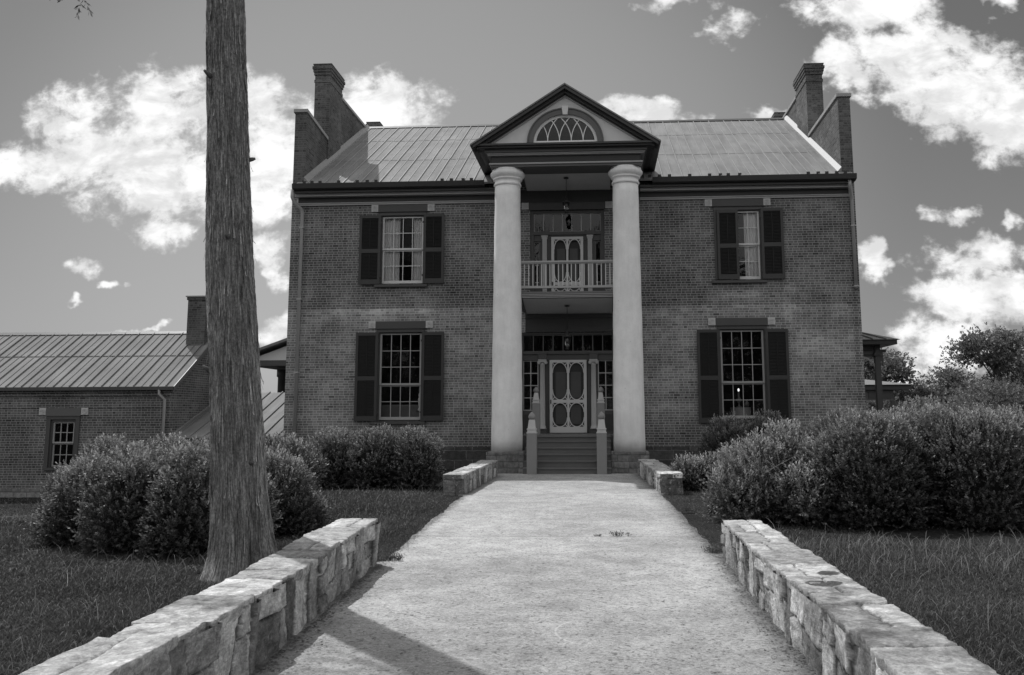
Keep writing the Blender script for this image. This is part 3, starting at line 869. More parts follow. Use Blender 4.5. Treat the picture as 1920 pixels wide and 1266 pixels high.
def sash(mb, x0, x1, z0, z1, y, cols, rows, fw=.05, mw=.02, split=None, botw=None):
    """double hung sash; rows = (upper rows, lower rows)"""
    zs = split if split else z0 + (z1 - z0) * rows[1] / (rows[0] + rows[1])
    for za, zb, n, yy in ((zs, z1, rows[0], y), (z0, zs, rows[1], y + .045)):
        b = botw if (botw and za == z0) else fw
        mb.box(x0, x0 + fw, yy, yy + .04, za, zb); mb.box(x1 - fw, x1, yy, yy + .04, za, zb)
        mb.box(x0 + fw, x1 - fw, yy + .001, yy + .039, zb - fw * .8, zb); mb.box(x0 + fw, x1 - fw, yy + .001, yy + .039, za, za + b)
        for i in range(1, cols):
            xx = x0 + fw + (x1 - x0 - 2 * fw) * i / cols; mb.box(xx - mw / 2, xx + mw / 2, yy + .004, yy + .034, za + b, zb - fw * .8)
        for i in range(1, n):
            zz = za + b + (zb - fw * .8 - za - b) * i / n; mb.box(x0 + fw, x1 - fw, yy + .008, yy + .030, zz - mw / 2, zz + mw / 2)
    return zs


def pane(x0, x1, z0, z1, y, parent):
    p = MB(); p.poly([(x0, y, z0), (x1, y, z0), (x1, y, z1), (x0, y, z1)]); return p.build('pane', M['glass'], parent)


def house_window(cx, z0, z1, rows, shut, cols=4, lab=None):
    x0, x1 = cx - SW, cx + SW
    fr = MB()      # dark frame
    fr.box(x0 - .06, x0, .02, .16, z0 - .05, z1 + .05); fr.box(x1, x1 + .06, .02, .16, z0 - .05, z1 + .05); fr.box(x0, x1, .022, .158, z1, z1 + .05)
    fr.box(x0 - .10, x1 + .10, -.035, .02, z1 + .03, z1 + .14); fr.box(x0 - .09, x0 - .02, -.030, .018, z0 - .02, z1 + .03); fr.box(x1 + .02, x1 + .09, -.030, .018, z0 - .02, z1 + .03)
    W = fr.build('window', M['trim'], HOUSE, bevel=0.004)
    s = MB(); sash(s, x0, x1, z0, z1, .05, cols, rows, botw=.085); s.build('sash', M['sash_pale' if z0 > 4 else 'sash'], W)  # upper storey sashes take the paler tone
    pane(x0 + .01, x1 - .01, z0 + .01, z1 - .01, .118, W)
    l = MB(); l.box(x0 - .135, x1 + .135, -.05, .01, z1 + .145, z1 + .36); l.box(x0 - .16, x1 + .16, -.075, .008, z1 + .13, z1 + .145); l.build('lintel', M['trim'], W, bevel=0.006)
    corner_block(cx - .864, z1 + .257, W); corner_block(cx + .864, z1 + .257, W)
    sl = MB(); sl.box(x0 - .2, x1 + .16, -.09, .05, z0 - .13, z0 - .05); sl.build('sill', M['trim'], W, bevel=0.006)
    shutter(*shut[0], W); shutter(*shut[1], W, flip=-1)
    return W


def Xs(c, a, b): return c + a, c + b
house_window(-WX, ZL0, ZL1, (3, 2), ((-WX - SW - .70, -WX - SW - .035, ZL0 - .03, ZL1 + .02), (-WX + SW + .035, -WX + SW + .70, ZL0 - .03, ZL1 + .02)))
house_window(WX, ZL0, ZL1, (3, 2), ((WX - SW - .69, WX - SW - .035, ZL0 - .12, ZL1 + .02), (WX + SW + .035, WX + SW + .69, ZL0 - .12, ZL1 + .02)))
house_window(-WX, ZU0, ZU1, (2, 2), ((-WX - SW - .68, -WX - SW - .03, ZU0 - .04, ZU1 + .03), (-WX + SW + .03, -WX + SW + .66, ZU0 - .03, ZU1 + .05)))
house_window(WX, ZU0, ZU1, (2, 2), ((WX - SW - .015, WX - .015, ZU0 - .02, ZU1 + .02, ), (WX + SW + .03, WX + SW + .68, ZU0 - .02, ZU1 + .06)))

# ------------------------------------------------------------------ portico
CXC, CY = 1.6665, -1.675
for s in (-1, 1):
    pd = MB(); pd.box(s * CXC - .50, s * CXC + .50, CY - .52, CY + .52, -.3, .57); pd.build('pedestal', M['pedestal'], HOUSE, bevel=.02)
    cl = MB()
    prof = []
    for i in range(25):
        t = i / 24; z = .57 + (7.97 - .57) * t
        prof.append((.428 - .071 * (t ** 1.25) + .004 * math.sin(i * 1.7 + s), z))
    cl.lathe(prof, s * CXC, CY, 48)
    CLM = cl.build('column', M['plaster'], HOUSE)
    ca = MB()
    ca.lathe([(.36, 7.94), (.385, 7.955), (.395, 7.985), (.385, 8.015), (.365, 8.03), (.362, 8.10), (.395, 8.115), (.415, 8.135), (.415, 8.15), (.40, 8.16),
              (.42, 8.18), (.465, 8.22), (.488, 8.27), (.488, 8.31), (.46, 8.355), (.44, 8.37), (.44, 8.419)], s * CXC, CY, 48)
    ca.build('capital', M['plaster'], CLM)

en = MB()      # entablature runs round three sides: architrave, frieze, mouldings, fascia, cornice
def course(k, d, z0, z1, inner=1.26):
    en.k = k
    y = CY - .40 - d; xo = 2.10 + d
    en.box(-xo, xo, y, y + .8 + d, z0, z1)
    for s in (-1, 1):
        a, b = (inner, xo) if s > 0 else (-xo, -inner)
        en.box(a, b, y + .8 + d, -.345 if d > .2 and z1 < 8.6 else -.002, z0, z1)
course(2, 0.0, 8.42, 8.485); course(0, .045, 8.485, 8.53); course(1, -.01, 8.53, 8.735); course(0, .08, 8.735, 8.765); course(0, .11, 8.765, 8.80)
course(2, .16, 8.80, 8.89); course(3, .30, 8.89, 8.94); course(3, .36, 8.94, 9.0)
en.build('entablature', [M['mould'], M['frieze'], M['fascia'], M['gutter']], HOUSE, bevel=.006)
ce = MB()
ce.hexa([(-1.255, CY + .41, 8.43), (1.255, CY + .41, 8.43), (1.255, -.05, 8.25), (-1.255, -.05, 8.25), (-1.255, CY + .41, 8.46), (1.255, CY + .41, 8.46), (1.255, -.05, 8.28), (-1.255, -.05, 8.28)])
for i in range(25):
    xx = -1.23 + i * .1025
    ce.hexa([(xx - .006, CY + .42, 8.421), (xx + .006, CY + .42, 8.421), (xx + .006, -.06, 8.243), (xx - .006, -.06, 8.243), (xx - .006, CY + .42, 8.432), (xx + .006, CY + .42, 8.432), (xx + .006, -.06, 8.252), (xx - .006, -.06, 8.252)])
ce.build('porch_ceiling', M['ceil'], HOUSE)
bd = MB(); bd.box(-2.1, 2.1, -.045, .0, 7.885, 8.24); bd.build('frieze_board', M['frieze'], HOUSE)
bd = MB(); bd.box(-1.30, 1.30, -.05, .0, 3.965, 4.49); bd.box(-1.30, 1.30, -.09, -.051, 4.38, 4.49); bd.build('frieze_board', M['frieze'], HOUSE)

# portico roof and pediment
PX, PZ0, PZA, PY = 2.56, 9.0, 10.66, -2.46
def rake(z_off0, z_off1, y0, y1, k, mb, xe=PX):
    mb.k = k
    s0 = (PZA - PZ0) / PX
    for s in (-1, 1):
        mb.hexa([(s * xe, y0, PZ0 + z_off0 + (PX - xe) * s0), (0, y0, PZA + z_off0), (0, y1, PZA + z_off0), (s * xe, y1, PZ0 + z_off0 + (PX - xe) * s0),
                 (s * xe, y0, PZ0 + z_off1 + (PX - xe) * s0), (0, y0, PZA + z_off1), (0, y1, PZA + z_off1), (s * xe, y1, PZ0 + z_off1 + (PX - xe) * s0)])
pr = MB(); rake(-.03, .015, PY - .06, 4.2, 0, pr, PX + .07)
pr.build('portico_roof', M['roof_wing'], HOUSE)
pc = MB(); rake(-.13, -.03, PY - .02, -2.0, 0, pc); rake(-.215, -.13, PY + .10, -2.0, 1, pc, PX - .10); rake(-.25, -.215, PY + .2, -2.0, 2, pc, PX - .2)
rake(-.285, -.25, -2.25, -2.1, 3, pc, PX - .3)
pc.build('raking_cornice', [M['gutter'], M['frieze'], M['trim'], M['mould']], HOUSE)
ty = MB()
# tympanum with the arched opening cut out: fan of quads between the arch and the triangle
FY = -2.20; FA, FB = .885, .80; FZ = 9.06
def tri_h(x): return PZA - .27 - (PZA - PZ0) / PX * abs(x)
N = 40
outer = []; inner = []
for i in range(N + 1):
    a = math.pi * i / N; inner.append((FA * math.cos(a), FZ + FB * math.sin(a)))
    dx, dz = math.cos(a), math.sin(a)
    # ray from (0,FZ) to triangle boundary
    sl = (PZA - PZ0) / PX; t = (PZA - .27 - FZ) / (dz + sl * abs(dx)); outer.append((dx * t, FZ + dz * t))
for i in range(N):
    ty.poly([(inner[i][0], FY, inner[i][1]), (outer[i][0], FY, outer[i][1]), (outer[i + 1][0], FY, outer[i + 1][1]), (inner[i + 1][0], FY, inner[i + 1][1])])
    ty.poly([(inner[i][0], FY, inner[i][1]), (inner[i + 1][0], FY, inner[i + 1][1]), (inner[i + 1][0], FY + .25, inner[i + 1][1]), (inner[i][0], FY + .25, inner[i][1])])
ty.box(-2.3, 2.3, FY, FY + .2, 8.98, FZ)
TYM = ty.build('tympanum', M['tymp'], HOUSE)
gbw = MB(); gbw.prism([(-2.4, 9.0), (2.4, 9.0), (0, 10.56)], 'y', -.6, -.5); gbw.build('gable_back', M['room'], HOUSE)


def arc_band(mb, a0, b0, a1, b1, y0, y1, t0=0.0, t1=math.pi, seg=36, cz=FZ):
    P = []
    for i in range(seg + 1):
        t = t0 + (t1 - t0) * i / seg; c, s = math.cos(t), math.sin(t)
        P.append(((a0 * c, cz + b0 * s), (a1 * c, cz + b1 * s)))
    for (i0, o0), (i1, o1) in zip(P, P[1:]):
        mb.hexa([(i0[0], y0, i0[1]), (o0[0], y0, o0[1]), (o0[0], y1, o0[1]), (i0[0], y1, i0[1]), (i1[0], y0, i1[1]), (o1[0], y0, o1[1]), (o1[0], y1, o1[1]), (i1[0], y1, i1[1])])


ar = MB(); arc_band(ar, FA + .005, FB + .005, FA + .15, FB + .15, FY - .055, FY - .003); arc_band(ar, FA + .15, FB + .15, FA + .185, FB + .185, FY - .08, FY - .003)
ar.build('arch_moulding', M['fascia'], TYM)
fw = MB(); arc_band(fw, FA - .065, FB - .065, FA, FB, FY + .02, FY + .08); fw.box(-FA, FA, FY + .019, FY + .081, FZ, FZ + .06)
def in_arch(x, z, e=.05): return (x / (FA - e)) ** 2 + ((z - FZ) / (FB - e)) ** 2 < 1
for i in range(-3, 4):
    bx = i * (2 * (FA - .06) / 5) + (2 * (FA - .06) / 10) * (0)
    bx = (i + .5) * (2 * (FA - .06) / 5)
    for dr in (-1, 1):
        pts = []
        Rr = 1.02
        for k in range(26):
            t = k / 25 * 1.35
            x_, z_ = bx + dr * Rr * (1 - math.cos(t)), FZ + .05 + Rr * math.sin(t) * .95
            if in_arch(x_, z_, .03): pts.append((x_, z_))
        if abs(bx) > FA - .05: continue
        for (xa, za), (xb, zb) in zip(pts, pts[1:]):
            d = math.hypot(xb - xa, zb - za); nx, nz = -(zb - za) / d * .011, (xb - xa) / d * .011
            yy = FY + (.030 if dr > 0 else .034)
            fw.hexa([(xa - nx, yy, za - nz), (xa + nx, yy, za + nz), (xa + nx, yy + .03, za + nz), (xa - nx, yy + .03, za - nz), (xb - nx, yy, zb - nz), (xb + nx, yy, zb + nz), (xb + nx, yy + .03, zb + nz), (xb - nx, yy + .03, zb - nz)])
FAN = fw.build('fanlight', M['white'], TYM)
gp = MB(); gp.poly([(FA * .97 * math.cos(math.pi * i / 24), FY + .07, FZ + .01 + FB * .96 * math.sin(math.pi * i / 24)) for i in range(25)]); gp.build('pane', M['glass'], HOUSE)
ks = MB(); ks.hexa([(-.065, FY - .10, FZ + FB - .02), (.065, FY - .10, FZ + FB - .02), (.065, FY, FZ + FB - .02), (-.065, FY, FZ + FB - .02),
                    (-.10, FY - .10, FZ + FB + .23), (.10, FY - .10, FZ + FB + .23), (.10, FY, FZ + FB + .23), (-.10, FY, FZ + FB + .23)])
ks.build('keystone', M['tymp'], TYM, bevel=.008)

# balcony
bl = MB()
bl.k = 0; bl.box(-1.27, 1.27, -1.60, -.002, 4.90, 4.955)
bl.k = 1; bl.box(-1.27, 1.27, -1.585, -1.45, 4.775, 4.90); bl.k = 2
for zz in (4.785, 4.825, 4.87): bl.box(-1.268, 1.268, -1.605, -1.584, zz, zz + .016)
bl.k = 3
bl.hexa([(-1.26, -1.45, 4.76), (1.26, -1.45, 4.76), (1.26, -.03, 4.50), (-1.26, -.03, 4.50), (-1.26, -1.45, 4.79), (1.26, -1.45, 4.79), (1.26, -.03, 4.53), (-1.26, -.03, 4.53)])
for i in range(25):
    xx = -1.23 + i * .1025
    bl.hexa([(xx - .006, -1.44, 4.751), (xx + .006, -1.44, 4.751), (xx + .006, -.04, 4.493), (xx - .006, -.04, 4.493), (xx - .006, -1.44, 4.762), (xx + .006, -1.44, 4.762), (xx + .006, -.04, 4.502), (xx - .006, -.04, 4.502)])
for s in (-1, 1): bl.k = 1; bl.box(*((1.272, 1.36) if s > 0 else (-1.36, -1.272)), -1.55, -.002, 4.55, 4.93)
BAL = bl.build('balcony', [M['porch'], M['fascia'], M['rail'], M['ceil']], HOUSE)
rl = MB(); rl.box(-1.31, 1.31, -1.60, -1.48, 5.775, 5.83); rl.box(-1.31, 1.31, -1.575, -1.505, 5.745, 5.774); rl.build('handrail', M['rail'], BAL, bevel=.008)
rl = MB(); rl.box(-1.31, 1.31, -1.58, -1.50, 5.055, 5.12); rl.build('bottom_rail', M['rail'], BAL)
for i in range(21):
    xx = -1.20 + i * .12
    b = MB(); b.box(xx - .0125, xx + .0125, -1.552, -1.527, 5.119, 5.746); b.build('baluster', M['baluster'], BAL)

# upper door
def gothic_brackets(mb, x0, x1, z0, z1, y, rad, T=.028, corners='tblr'):
    """quarter circle fretwork with a pierced spandrel in the corners of a panel"""
    for (cx, cz, sx, sz) in ((x0, z1, 1, -1), (x1, z1, -1, -1), (x0, z0, 1, 1), (x1, z0, -1, 1)):
        if sz < 0 and 't' not in corners: continue
        if sz > 0 and 'b' not in corners: continue
        ox, oz = cx + sx * rad[0], cz + sz * rad[1]; seg = 10; P = []
        for i in range(seg + 1):
            t = math.pi / 2 * i / seg
            P.append((ox - sx * rad[0] * math.cos(t), oz - sz * rad[1] * math.sin(t)))
        for (xa, za), (xb, zb) in zip(P, P[1:]):
            d = math.hypot(xb - xa, zb - za); nx, nz = -(zb - za) / d * .013, (xb - xa) / d * .013
            mb.hexa([(xa - nx, y, za - nz), (xa + nx, y, za + nz), (xa + nx, y + T, za + nz), (xa - nx, y + T, za - nz), (xb - nx, y, zb - nz), (xb + nx, y, zb + nz), (xb + nx, y + T, zb + nz), (xb - nx, y + T, zb - nz)])
        # small strut across the corner
        mx_, mz_ = ox - sx * rad[0] * .7071, oz - sz * rad[1] * .7071
        d = math.hypot(mx_ - cx, mz_ - cz); nx, nz = -(mz_ - cz) / d * .011, (mx_ - cx) / d * .011
        mb.hexa([(cx - nx, y + .002, cz - nz), (cx + nx, y + .002, cz + nz), (cx + nx, y + T - .002, cz + nz), (cx - nx, y + T - .002, cz - nz), (mx_ - nx, y + .002, mz_ - nz), (mx_ + nx, y + .002, mz_ + nz), (mx_ + nx, y + T - .002, mz_ + nz), (mx_ - nx, y + T - .002, mz_ - nz)])


def screen_door(x0, x1, z0, z1, y, zm, kick, parent):
    s = MB(); st = .085; T = .035; xm = (x0 + x1) / 2
    s.box(x0, x0 + st, y, y + T, z0, z1); s.box(x1 - st, x1, y, y + T, z0, z1)
    s.box(x0 + st, x1 - st, y + .001, y + T - .001, z1 - .075, z1); s.box(x0 + st, x1 - st, y + .001, y + T - .001, z0, z0 + kick)
    s.box(x0 + st, x1 - st, y + .001, y + T - .001, zm - .045, zm + .045); s.box(xm - .03, xm + .03, y + .002, y + T - .002, z0 + kick, z1 - .075)
    for a, b in ((x0 + st, xm - .03), (xm + .03, x1 - st)):
        w_ = (b - a) / 2
        gothic_brackets(s, a, b, zm + .045, z1 - .075, y + .004, (w_, .30)); gothic_brackets(s, a, b, z0 + kick, zm - .045, y + .004, (w_, .27))
    D = s.build('screen_door', M['screen'], parent)
    h = MB(); h.box(x0 + .02, x0 + .05, y - .02, y, zm - .07, zm + .05); h.tube([(x0 + .035, y - .035, zm + .02), (x0 + .035, y - .018, zm + .02)], .014, 8); h.build('handle', M['iron'], D)
    i = MB(); i.box(x0 + .02, x1 - .02, y + .09, y + .13, z0, z1 - .03)
    i.k = 1
    for a, b in ((x0 + .17, xm - .07), (xm + .07, x1 - .17)):
        for c, d in ((z0 + .25, zm - .1), (zm + .1, z1 - .35)): i.box(a, b, y + .075, y + .092, c, d)
    i.build('inner_door', [M['mesh'], M['door']], D)
    return D


# lintel and blocks above the upper door
lu = MB(); lu.box(-1.20, 1.10, -.05, .004, 7.67, 7.88); lu.box(-1.24, 1.14, -.07, .004, 7.655, 7.669); lu.build('lintel', M['trim'], HOUSE)
corner_block(-1.31, 7.79, HOUSE); corner_block(1.21, 7.79, HOUSE)
ud = MB()
ud.box(-1.17, -1.06, .03, .2, 4.96, 7.65); ud.box(.96, 1.07, .03, .2, 4.96, 7.65); ud.box(-1.06, .96, .032, .198, 7.58, 7.65)
ud.box(-1.06, .96, .02, .2, 6.90, 7.0); ud.box(-1.06, .96, .06, .2, 6.72, 6.898)
for s in (-.73, .63): ud.box(s - .17, s + .17, .0, .2, 6.90, 7.02)
for a, b in ((-1.06, -.90), (.80, .96)): pass
ud.box(-.88, -.80, .08, .2, 4.96, 6.72); ud.box(.70, .78, .08, .2, 4.96, 6.72)
ud.box(-.66, -.545, .08, .2, 4.96, 6.72); ud.box(.445, .56, .08, .2, 4.96, 6.72)
ud.box(-1.06, -.88, .081, .198, 4.96, 5.42); ud.box(.78, .96, .081, .198, 4.96, 5.42)
UD = ud.build('upper_doorway', M['trim'], HOUSE)
s = MB()
s.box(-1.05, .95, .09, .13, 7.56, 7.585); s.box(-1.05, .95, .09, .13, 7.0, 7.025)
for i in range(8):
    xx = -1.045 + i * (1.99 / 7); s.box(xx - .014, xx + .014, .09, .125, 7.025, 7.56)
s.build('transom', M['sash'], UD)
pane(-1.06, .96, 7.0, 7.58, .118, UD)
for a, b in ((-1.06, -.88), (.78, .96)):
    s = MB(); s.k = 1
    s.box(a, a + .03, .1, .14, 5.42, 6.72); s.box(b - .03, b, .1, .14, 5.42, 6.72); s.box(a + .03, b - .03, .101, .139, 6.68, 6.72); s.k = 0
    for zz in (5.45, 5.98, 6.02): s.box(a + .03, b - .03, .102, .13, zz, zz + .03)
    s.build('sidelight', [M['sash'], M['fascia']], UD); pane(a, b, 5.42, 6.72, .125, UD)
for s_ in (-.73, .63):
    p = MB(); p.box(s_ - .065, s_ + .065, .0, .08, 4.96, 6.78); p.box(s_ - .10, s_ + .10, -.02, .09, 6.84, 6.88); p.box(s_ - .085, s_ + .085, -.01, .085, 6.78, 6.84)
    for q in (-.03, 0, .03): p.box(s_ + q - .006, s_ + q + .006, -.006, .0, 5.1, 6.7)
    p.build('pilaster', M['pilaster'], UD)
screen_door(-.53, .43, 4.97, 6.84, .04, 5.42, .22, UD)

# lower doorway
ld = MB()
ld.box(-1.46, -1.38, .03, .2, 1.0, 3.95); ld.box(1.28, 1.36, .03, .2, 1.0, 3.95); ld.box(-1.38, 1.28, .031, .199, 3.90, 3.95)
ld.box(-1.38, 1.28, .0, .2, 3.31, 3.38); ld.box(-1.38, 1.28, .05, .2, 3.13, 3.309)
for s in (-.80, .70): ld.box(s - .13, s + .13, -.04, .2, 3.31, 3.395); ld.box(s - .12, s + .12, -.03, .2, 3.15, 3.309)
ld.box(-.93, -.60, .10, .2, 1.0, 3.13); ld.box(.51, .83, .10, .2, 1.0, 3.13)
ld.box(-1.38, -.93, .06, .2, 1.0, 1.66); ld.box(.83, 1.28, .06, .2, 1.0, 1.66)
for a in (-.80, .70): ld.box(a - .11, a + .11, -.08, .1, 1.0, 1.13)
LD = ld.build('front_doorway', M['trim'], HOUSE, bevel=.004)
for a, b in ((-1.33, -.98), (.88, 1.23)):
    pn = MB(); pn.box(a, b, .045, .062, 1.1, 1.55); pn.build('door_panel', M['frieze'], LD)
s = MB(); s.box(-1.38, 1.28, .09, .13, 3.87, 3.90); s.box(-1.38, 1.28, .09, .13, 3.38, 3.41)
for i in range(10):
    xx = -1.37 + i * (2.64 / 9); s.box(xx - .012, xx + .012, .09, .125, 3.41, 3.87)
s.build('transom', M['fascia'], LD); pane(-1.38, 1.28, 3.38, 3.9, .118, LD)
for a, b in ((-1.38, -.93), (.83, 1.28)):
    s = MB()
    for i in range(3): xx = a + .012 + (b - a - .024) * i / 2; s.box(xx - .012, xx + .012, .10, .135, 1.66, 3.13)
    for i in range(5): zz = 1.675 + (3.115 - 1.675) * i / 4; s.box(a, b, .104, .13, zz - .012, zz + .012)
    s.build('sidelight', M['pilaster'], LD); pane(a, b, 1.66, 3.13, .122, LD)
for cx in (-.80, .70):
    p = MB()
    p.lathe([(.11, 1.13), (.11, 1.16), (.095, 1.17), (.10, 1.195), (.085, 1.215), (.078, 1.24), (.076, 2.0), (.066, 2.98), (.075, 2.99), (.075, 3.01), (.062, 3.02), (.062, 3.06)], cx, -.01, 20)
    p.box(cx - .12, cx + .12, -.11, .09, 3.115, 3.15)
    for q in (-1, 1):
        k = MB()
        p.tube([(cx + q * .10, -.10, 3.065), (cx + q * .10, .08, 3.065)], .048, 14)
        p.tube([(cx + q * .10, -.112, 3.065), (cx + q * .10, -.09, 3.065)], .022, 10)
    p.box(cx - .10, cx + .10, -.095, .08, 3.075, 3.114)
    p.build('door_column', M['pilaster'], LD)
screen_door(-.595, .495, 1.02, 3.14, .04, 1.93, .17, LD)

# porch floor, steps and newel posts
pf = MB(); pf.k = 0
pf.box(-1.165, 1.165, -1.30, -.021, .93, 1.0); pf.k = 1; pf.box(-1.16, 1.16, -1.26, -.021, -.2, .93)
for s in (-1, 1): pf.k = 1; pf.box(*((1.16, 1.40) if s > 0 else (-1.40, -1.16)), -1.15, -.021, -.2, .97)
pf.build('porch_floor', [M['step'], M['riser']], HOUSE)
sp = MB(); RZ, RY = .167, .245
for k in range(5):
    y0 = -2.50 + RY * k
    sp.k = 1; sp.box(-1.16, 1.16, y0 + .02, -1.27, -.1 if k == 0 else RZ * k, RZ * (k + 1) - .035)
    sp.k = 0; sp.box(-1.165, 1.165, y0 - .012, -1.27, RZ * (k + 1) - .034, RZ * (k + 1))
sp.build('steps', [M['step'], M['riser']], HOUSE)


def newel(cx, cy, zb, zt, w, name='newel_post'):
    h = zt - zb; n = MB(); a = w / 2
    z1 = zt - .56 * (w / .26); n.box(cx - a, cx + a, cy - a, cy + a, zb, z1 - .0)
    P = n.build(name, M['newel'], HOUSE, bevel=.012)
    c = MB(); k = w / .26
    def fr(w0, w1, za, zb2):
        c.hexa([(cx - w0, cy - w0, za), (cx + w0, cy - w0, za), (cx + w0, cy + w0, za), (cx - w0, cy + w0, za), (cx - w1, cy - w1, zb2), (cx + w1, cy - w1, zb2), (cx + w1, cy + w1, zb2), (cx - w1, cy + w1, zb2)])
    fr(a + .005, a + .008, z1, z1 + .03 * k); fr(a - .01, a - .018, z1 + .03 * k, z1 + .10 * k); fr(a + .0, a - .005, z1 + .10 * k, z1 + .13 * k)
    fr(a - .025, a - .055, z1 + .13 * k, z1 + .36 * k)
    c.build('newel_cap', M['newel_cap'], P, bevel=.006)
    f_ = MB(); z2 = z1 + .36 * k
    f_.lathe([(.055 * k, z2), (.085 * k, z2 + .03 * k), (.098 * k, z2 + .075 * k), (.085 * k, z2 + .12 * k), (.05 * k, z2 + .165 * k), (.018 * k, z2 + .20 * k), (.004, z2 + .205 * k)], cx, cy, 20)
    f_.build('finial', M['newel'], P)


for s in (-1, 1):
    newel(s * .915, -2.50, -.1, 1.62, .26)
    newel(s * .905, -1.12, .97, 2.32, .215)

# porch at the far right corner and the gable of the porch behind the left corner
ps = MB()
ps.k = 0; ps.hexa([(8.51, 4.4, 4.02), (11.08, 4.4, 4.02), (11.08, 9.4, 4.02), (8.51, 9.4, 4.02), (8.51, 6.4, 4.66), (9.4, 6.4, 4.66), (9.4, 7.4, 4.66), (8.51, 7.4, 4.66)])
for q in range(5):
    xx = 8.8 + q * .45; tx = min(xx, 9.38); ps.hexa([(xx - .015, 4.4, 4.02), (xx + .015, 4.4, 4.02), (tx + .015, 6.4, 4.66), (tx - .015, 6.4, 4.66), (xx - .015, 4.4, 4.07), (xx + .015, 4.4, 4.07), (tx + .015, 6.4, 4.71), (tx - .015, 6.4, 4.71)])
ps.k = 1; ps.box(8.51, 10.98, 4.46, 8.9, 3.86, 4.0)
ps.k = 2; ps.box(8.52, 10.5, 4.98, 5.1, 3.45, 3.86)
for zz in (3.5, 3.66): ps.k = 1; ps.box(8.6, 10.3, 4.96, 4.98, zz, zz + .05)
SP = ps.build('side_porch', [M['roof_wing'], M['gutter'], M['fascia']], HOUSE)
po = MB(); po.box(10.36, 10.54, 4.9, 5.1, -.3, 3.86); po.box(10.32, 10.58, 4.86, 5.14, 3.5, 3.6); po.box(10.54, 10.75, 4.96, 5.04, 3.62, 3.72); po.box(10.54, 10.64, 4.96, 5.04, 3.3, 3.62)
po.build('porch_post', M['trim'], SP)
bk = MB(); 
for i in range(12):
    t0, t1 = math.pi / 2 * i / 12, math.pi / 2 * (i + 1) / 12
    for cx, sx in ((9.86, 1),):
        a = [(cx + sx * .50 * math.sin(t), 2.93 + .5 * math.cos(t)) for t in (t0, t1)]; b = [(cx + sx * .57 * math.sin(t), 2.93 + .57 * math.cos(t)) for t in (t0, t1)]
        bk.hexa([(a[0][0], 4.97, a[0][1]), (b[0][0], 4.97, b[0][1]), (b[0][0], 5.03, b[0][1]), (a[0][0], 5.03, a[0][1]), (a[1][0], 4.97, a[1][1]), (b[1][0], 4.97, b[1][1]), (b[1][0], 5.03, b[1][1]), (a[1][0], 5.03, a[1][1])])
bk.build('porch_bracket', M['mould'], SP)

rp = MB()      # rear porch
rp.k = 0; rp.prism([(-16.2, 3.95), (-11.4, 5.65), (-8.0, 4.45), (-8.0, 4.55), (-11.4, 5.78), (-16.2, 4.07)], 'y', 13.4, 19.0)
rp.k = 1; rp.prism([(-15.4, 4.05), (-8.6, 4.05), (-8.6, 4.5), (-11.4, 5.5)], 'y', 13.8, 13.9)
rp.k = 2; rp.box(-15.8, -8.2, 13.7, 13.95, 3.80, 4.05); rp.box(-15.8, -8.2, 13.95, 19, 3.86, 3.95)
RP = rp.build('rear_porch', [M['roof_wing'], M['tymp'], M['trim']], HOUSE)
for px in (-15.0, -13.85):
    q = MB(); q.lathe([(.2, -1.2), (.2, 3.4), (.26, 3.45), (.26, 3.8)], px, 17.2, 12); q.build('porch_post', M['trim'], RP)

# ------------------------------------------------------------------ brick outbuilding with its metal roof
WG = thing('brick_outbuilding', 'long low brick outbuilding with metal roof behind left shrubs', 'outbuilding', (-17, 0.3, -0.9))
WXR = -12.12; WXL = -25.0; WYF = 0.3; WYB = 6.0; WRY = 3.15
WE, WR_ = 2.38, 4.30
wo = (-15.86, -15.02, .02, 1.46)
w = MB(); wall_with_openings(w, WXL, WXR, -1.6, WE, WYF, [wo], .3)
w.box(WXL, WXR, WYB - .3, WYB, -1.6, WE)
w.prism([(WYF + .002, -1.6), (WYB - .302, -1.6), (WYB - .302, WE), (WRY, WR_ - .08), (WYF + .002, WE - .02)], 'x', WXR - .3, WXR)
w.prism([(WYF + .002, -1.6), (WYB - .302, -1.6), (WYB - .302, WE), (WRY, WR_ - .08), (WYF + .002, WE - .02)], 'x', WXL, WXL + .3)
# corbelled brick courses below the eave
w.box(WXL, WXR + .03, WYF - .05, WYF - .001, WE - .22, WE - .12); w.box(WXL, WXR + .05, WYF - .09, WYF - .001, WE - .12, WE)
w.box(WXL, WXR + .002, WYF - .02, WYF - .001, 1.80, 1.95)
w.build('wall', M['brick_wing'], WG)
pl = MB(); pl.box(WXL, WXR + .03, WYF - .03, WYF + .2, -1.7, -.62); pl.build('stone_plinth', M['pedestal'], WG)
ir = MB(); ir.box(WXL + .3, WXR - .4, 2.0, 2.1, -1.5, 2.4); ir.build('inner_wall', M['room'], WG)
rf = MB()
sl = (WR_ - WE) / (WRY - WYF + .18)
def wz(y): return WR_ - sl * abs(y - WRY)
ya = WYF - .18
rf.hexa([(WXL - .2, ya, wz(ya)), (WXR + .14, ya, wz(ya)), (WXR + .14, WRY, WR_), (WXL - .2, WRY, WR_), (WXL - .2, ya, wz(ya) + .05), (WXR + .14, ya, wz(ya) + .05), (WXR + .14, WRY, WR_ + .05), (WXL - .2, WRY, WR_ + .05)])
yb = 2 * WRY - ya
rf.hexa([(WXL - .2, WRY, WR_), (WXR + .14, WRY, WR_), (WXR + .14, yb, wz(yb)), (WXL - .2, yb, wz(yb)), (WXL - .2, WRY, WR_ + .05), (WXR + .14, WRY, WR_ + .05), (WXR + .14, yb, wz(yb) + .05), (WXL - .2, yb, wz(yb) + .05)])
x = WXR - .1; alt = 0
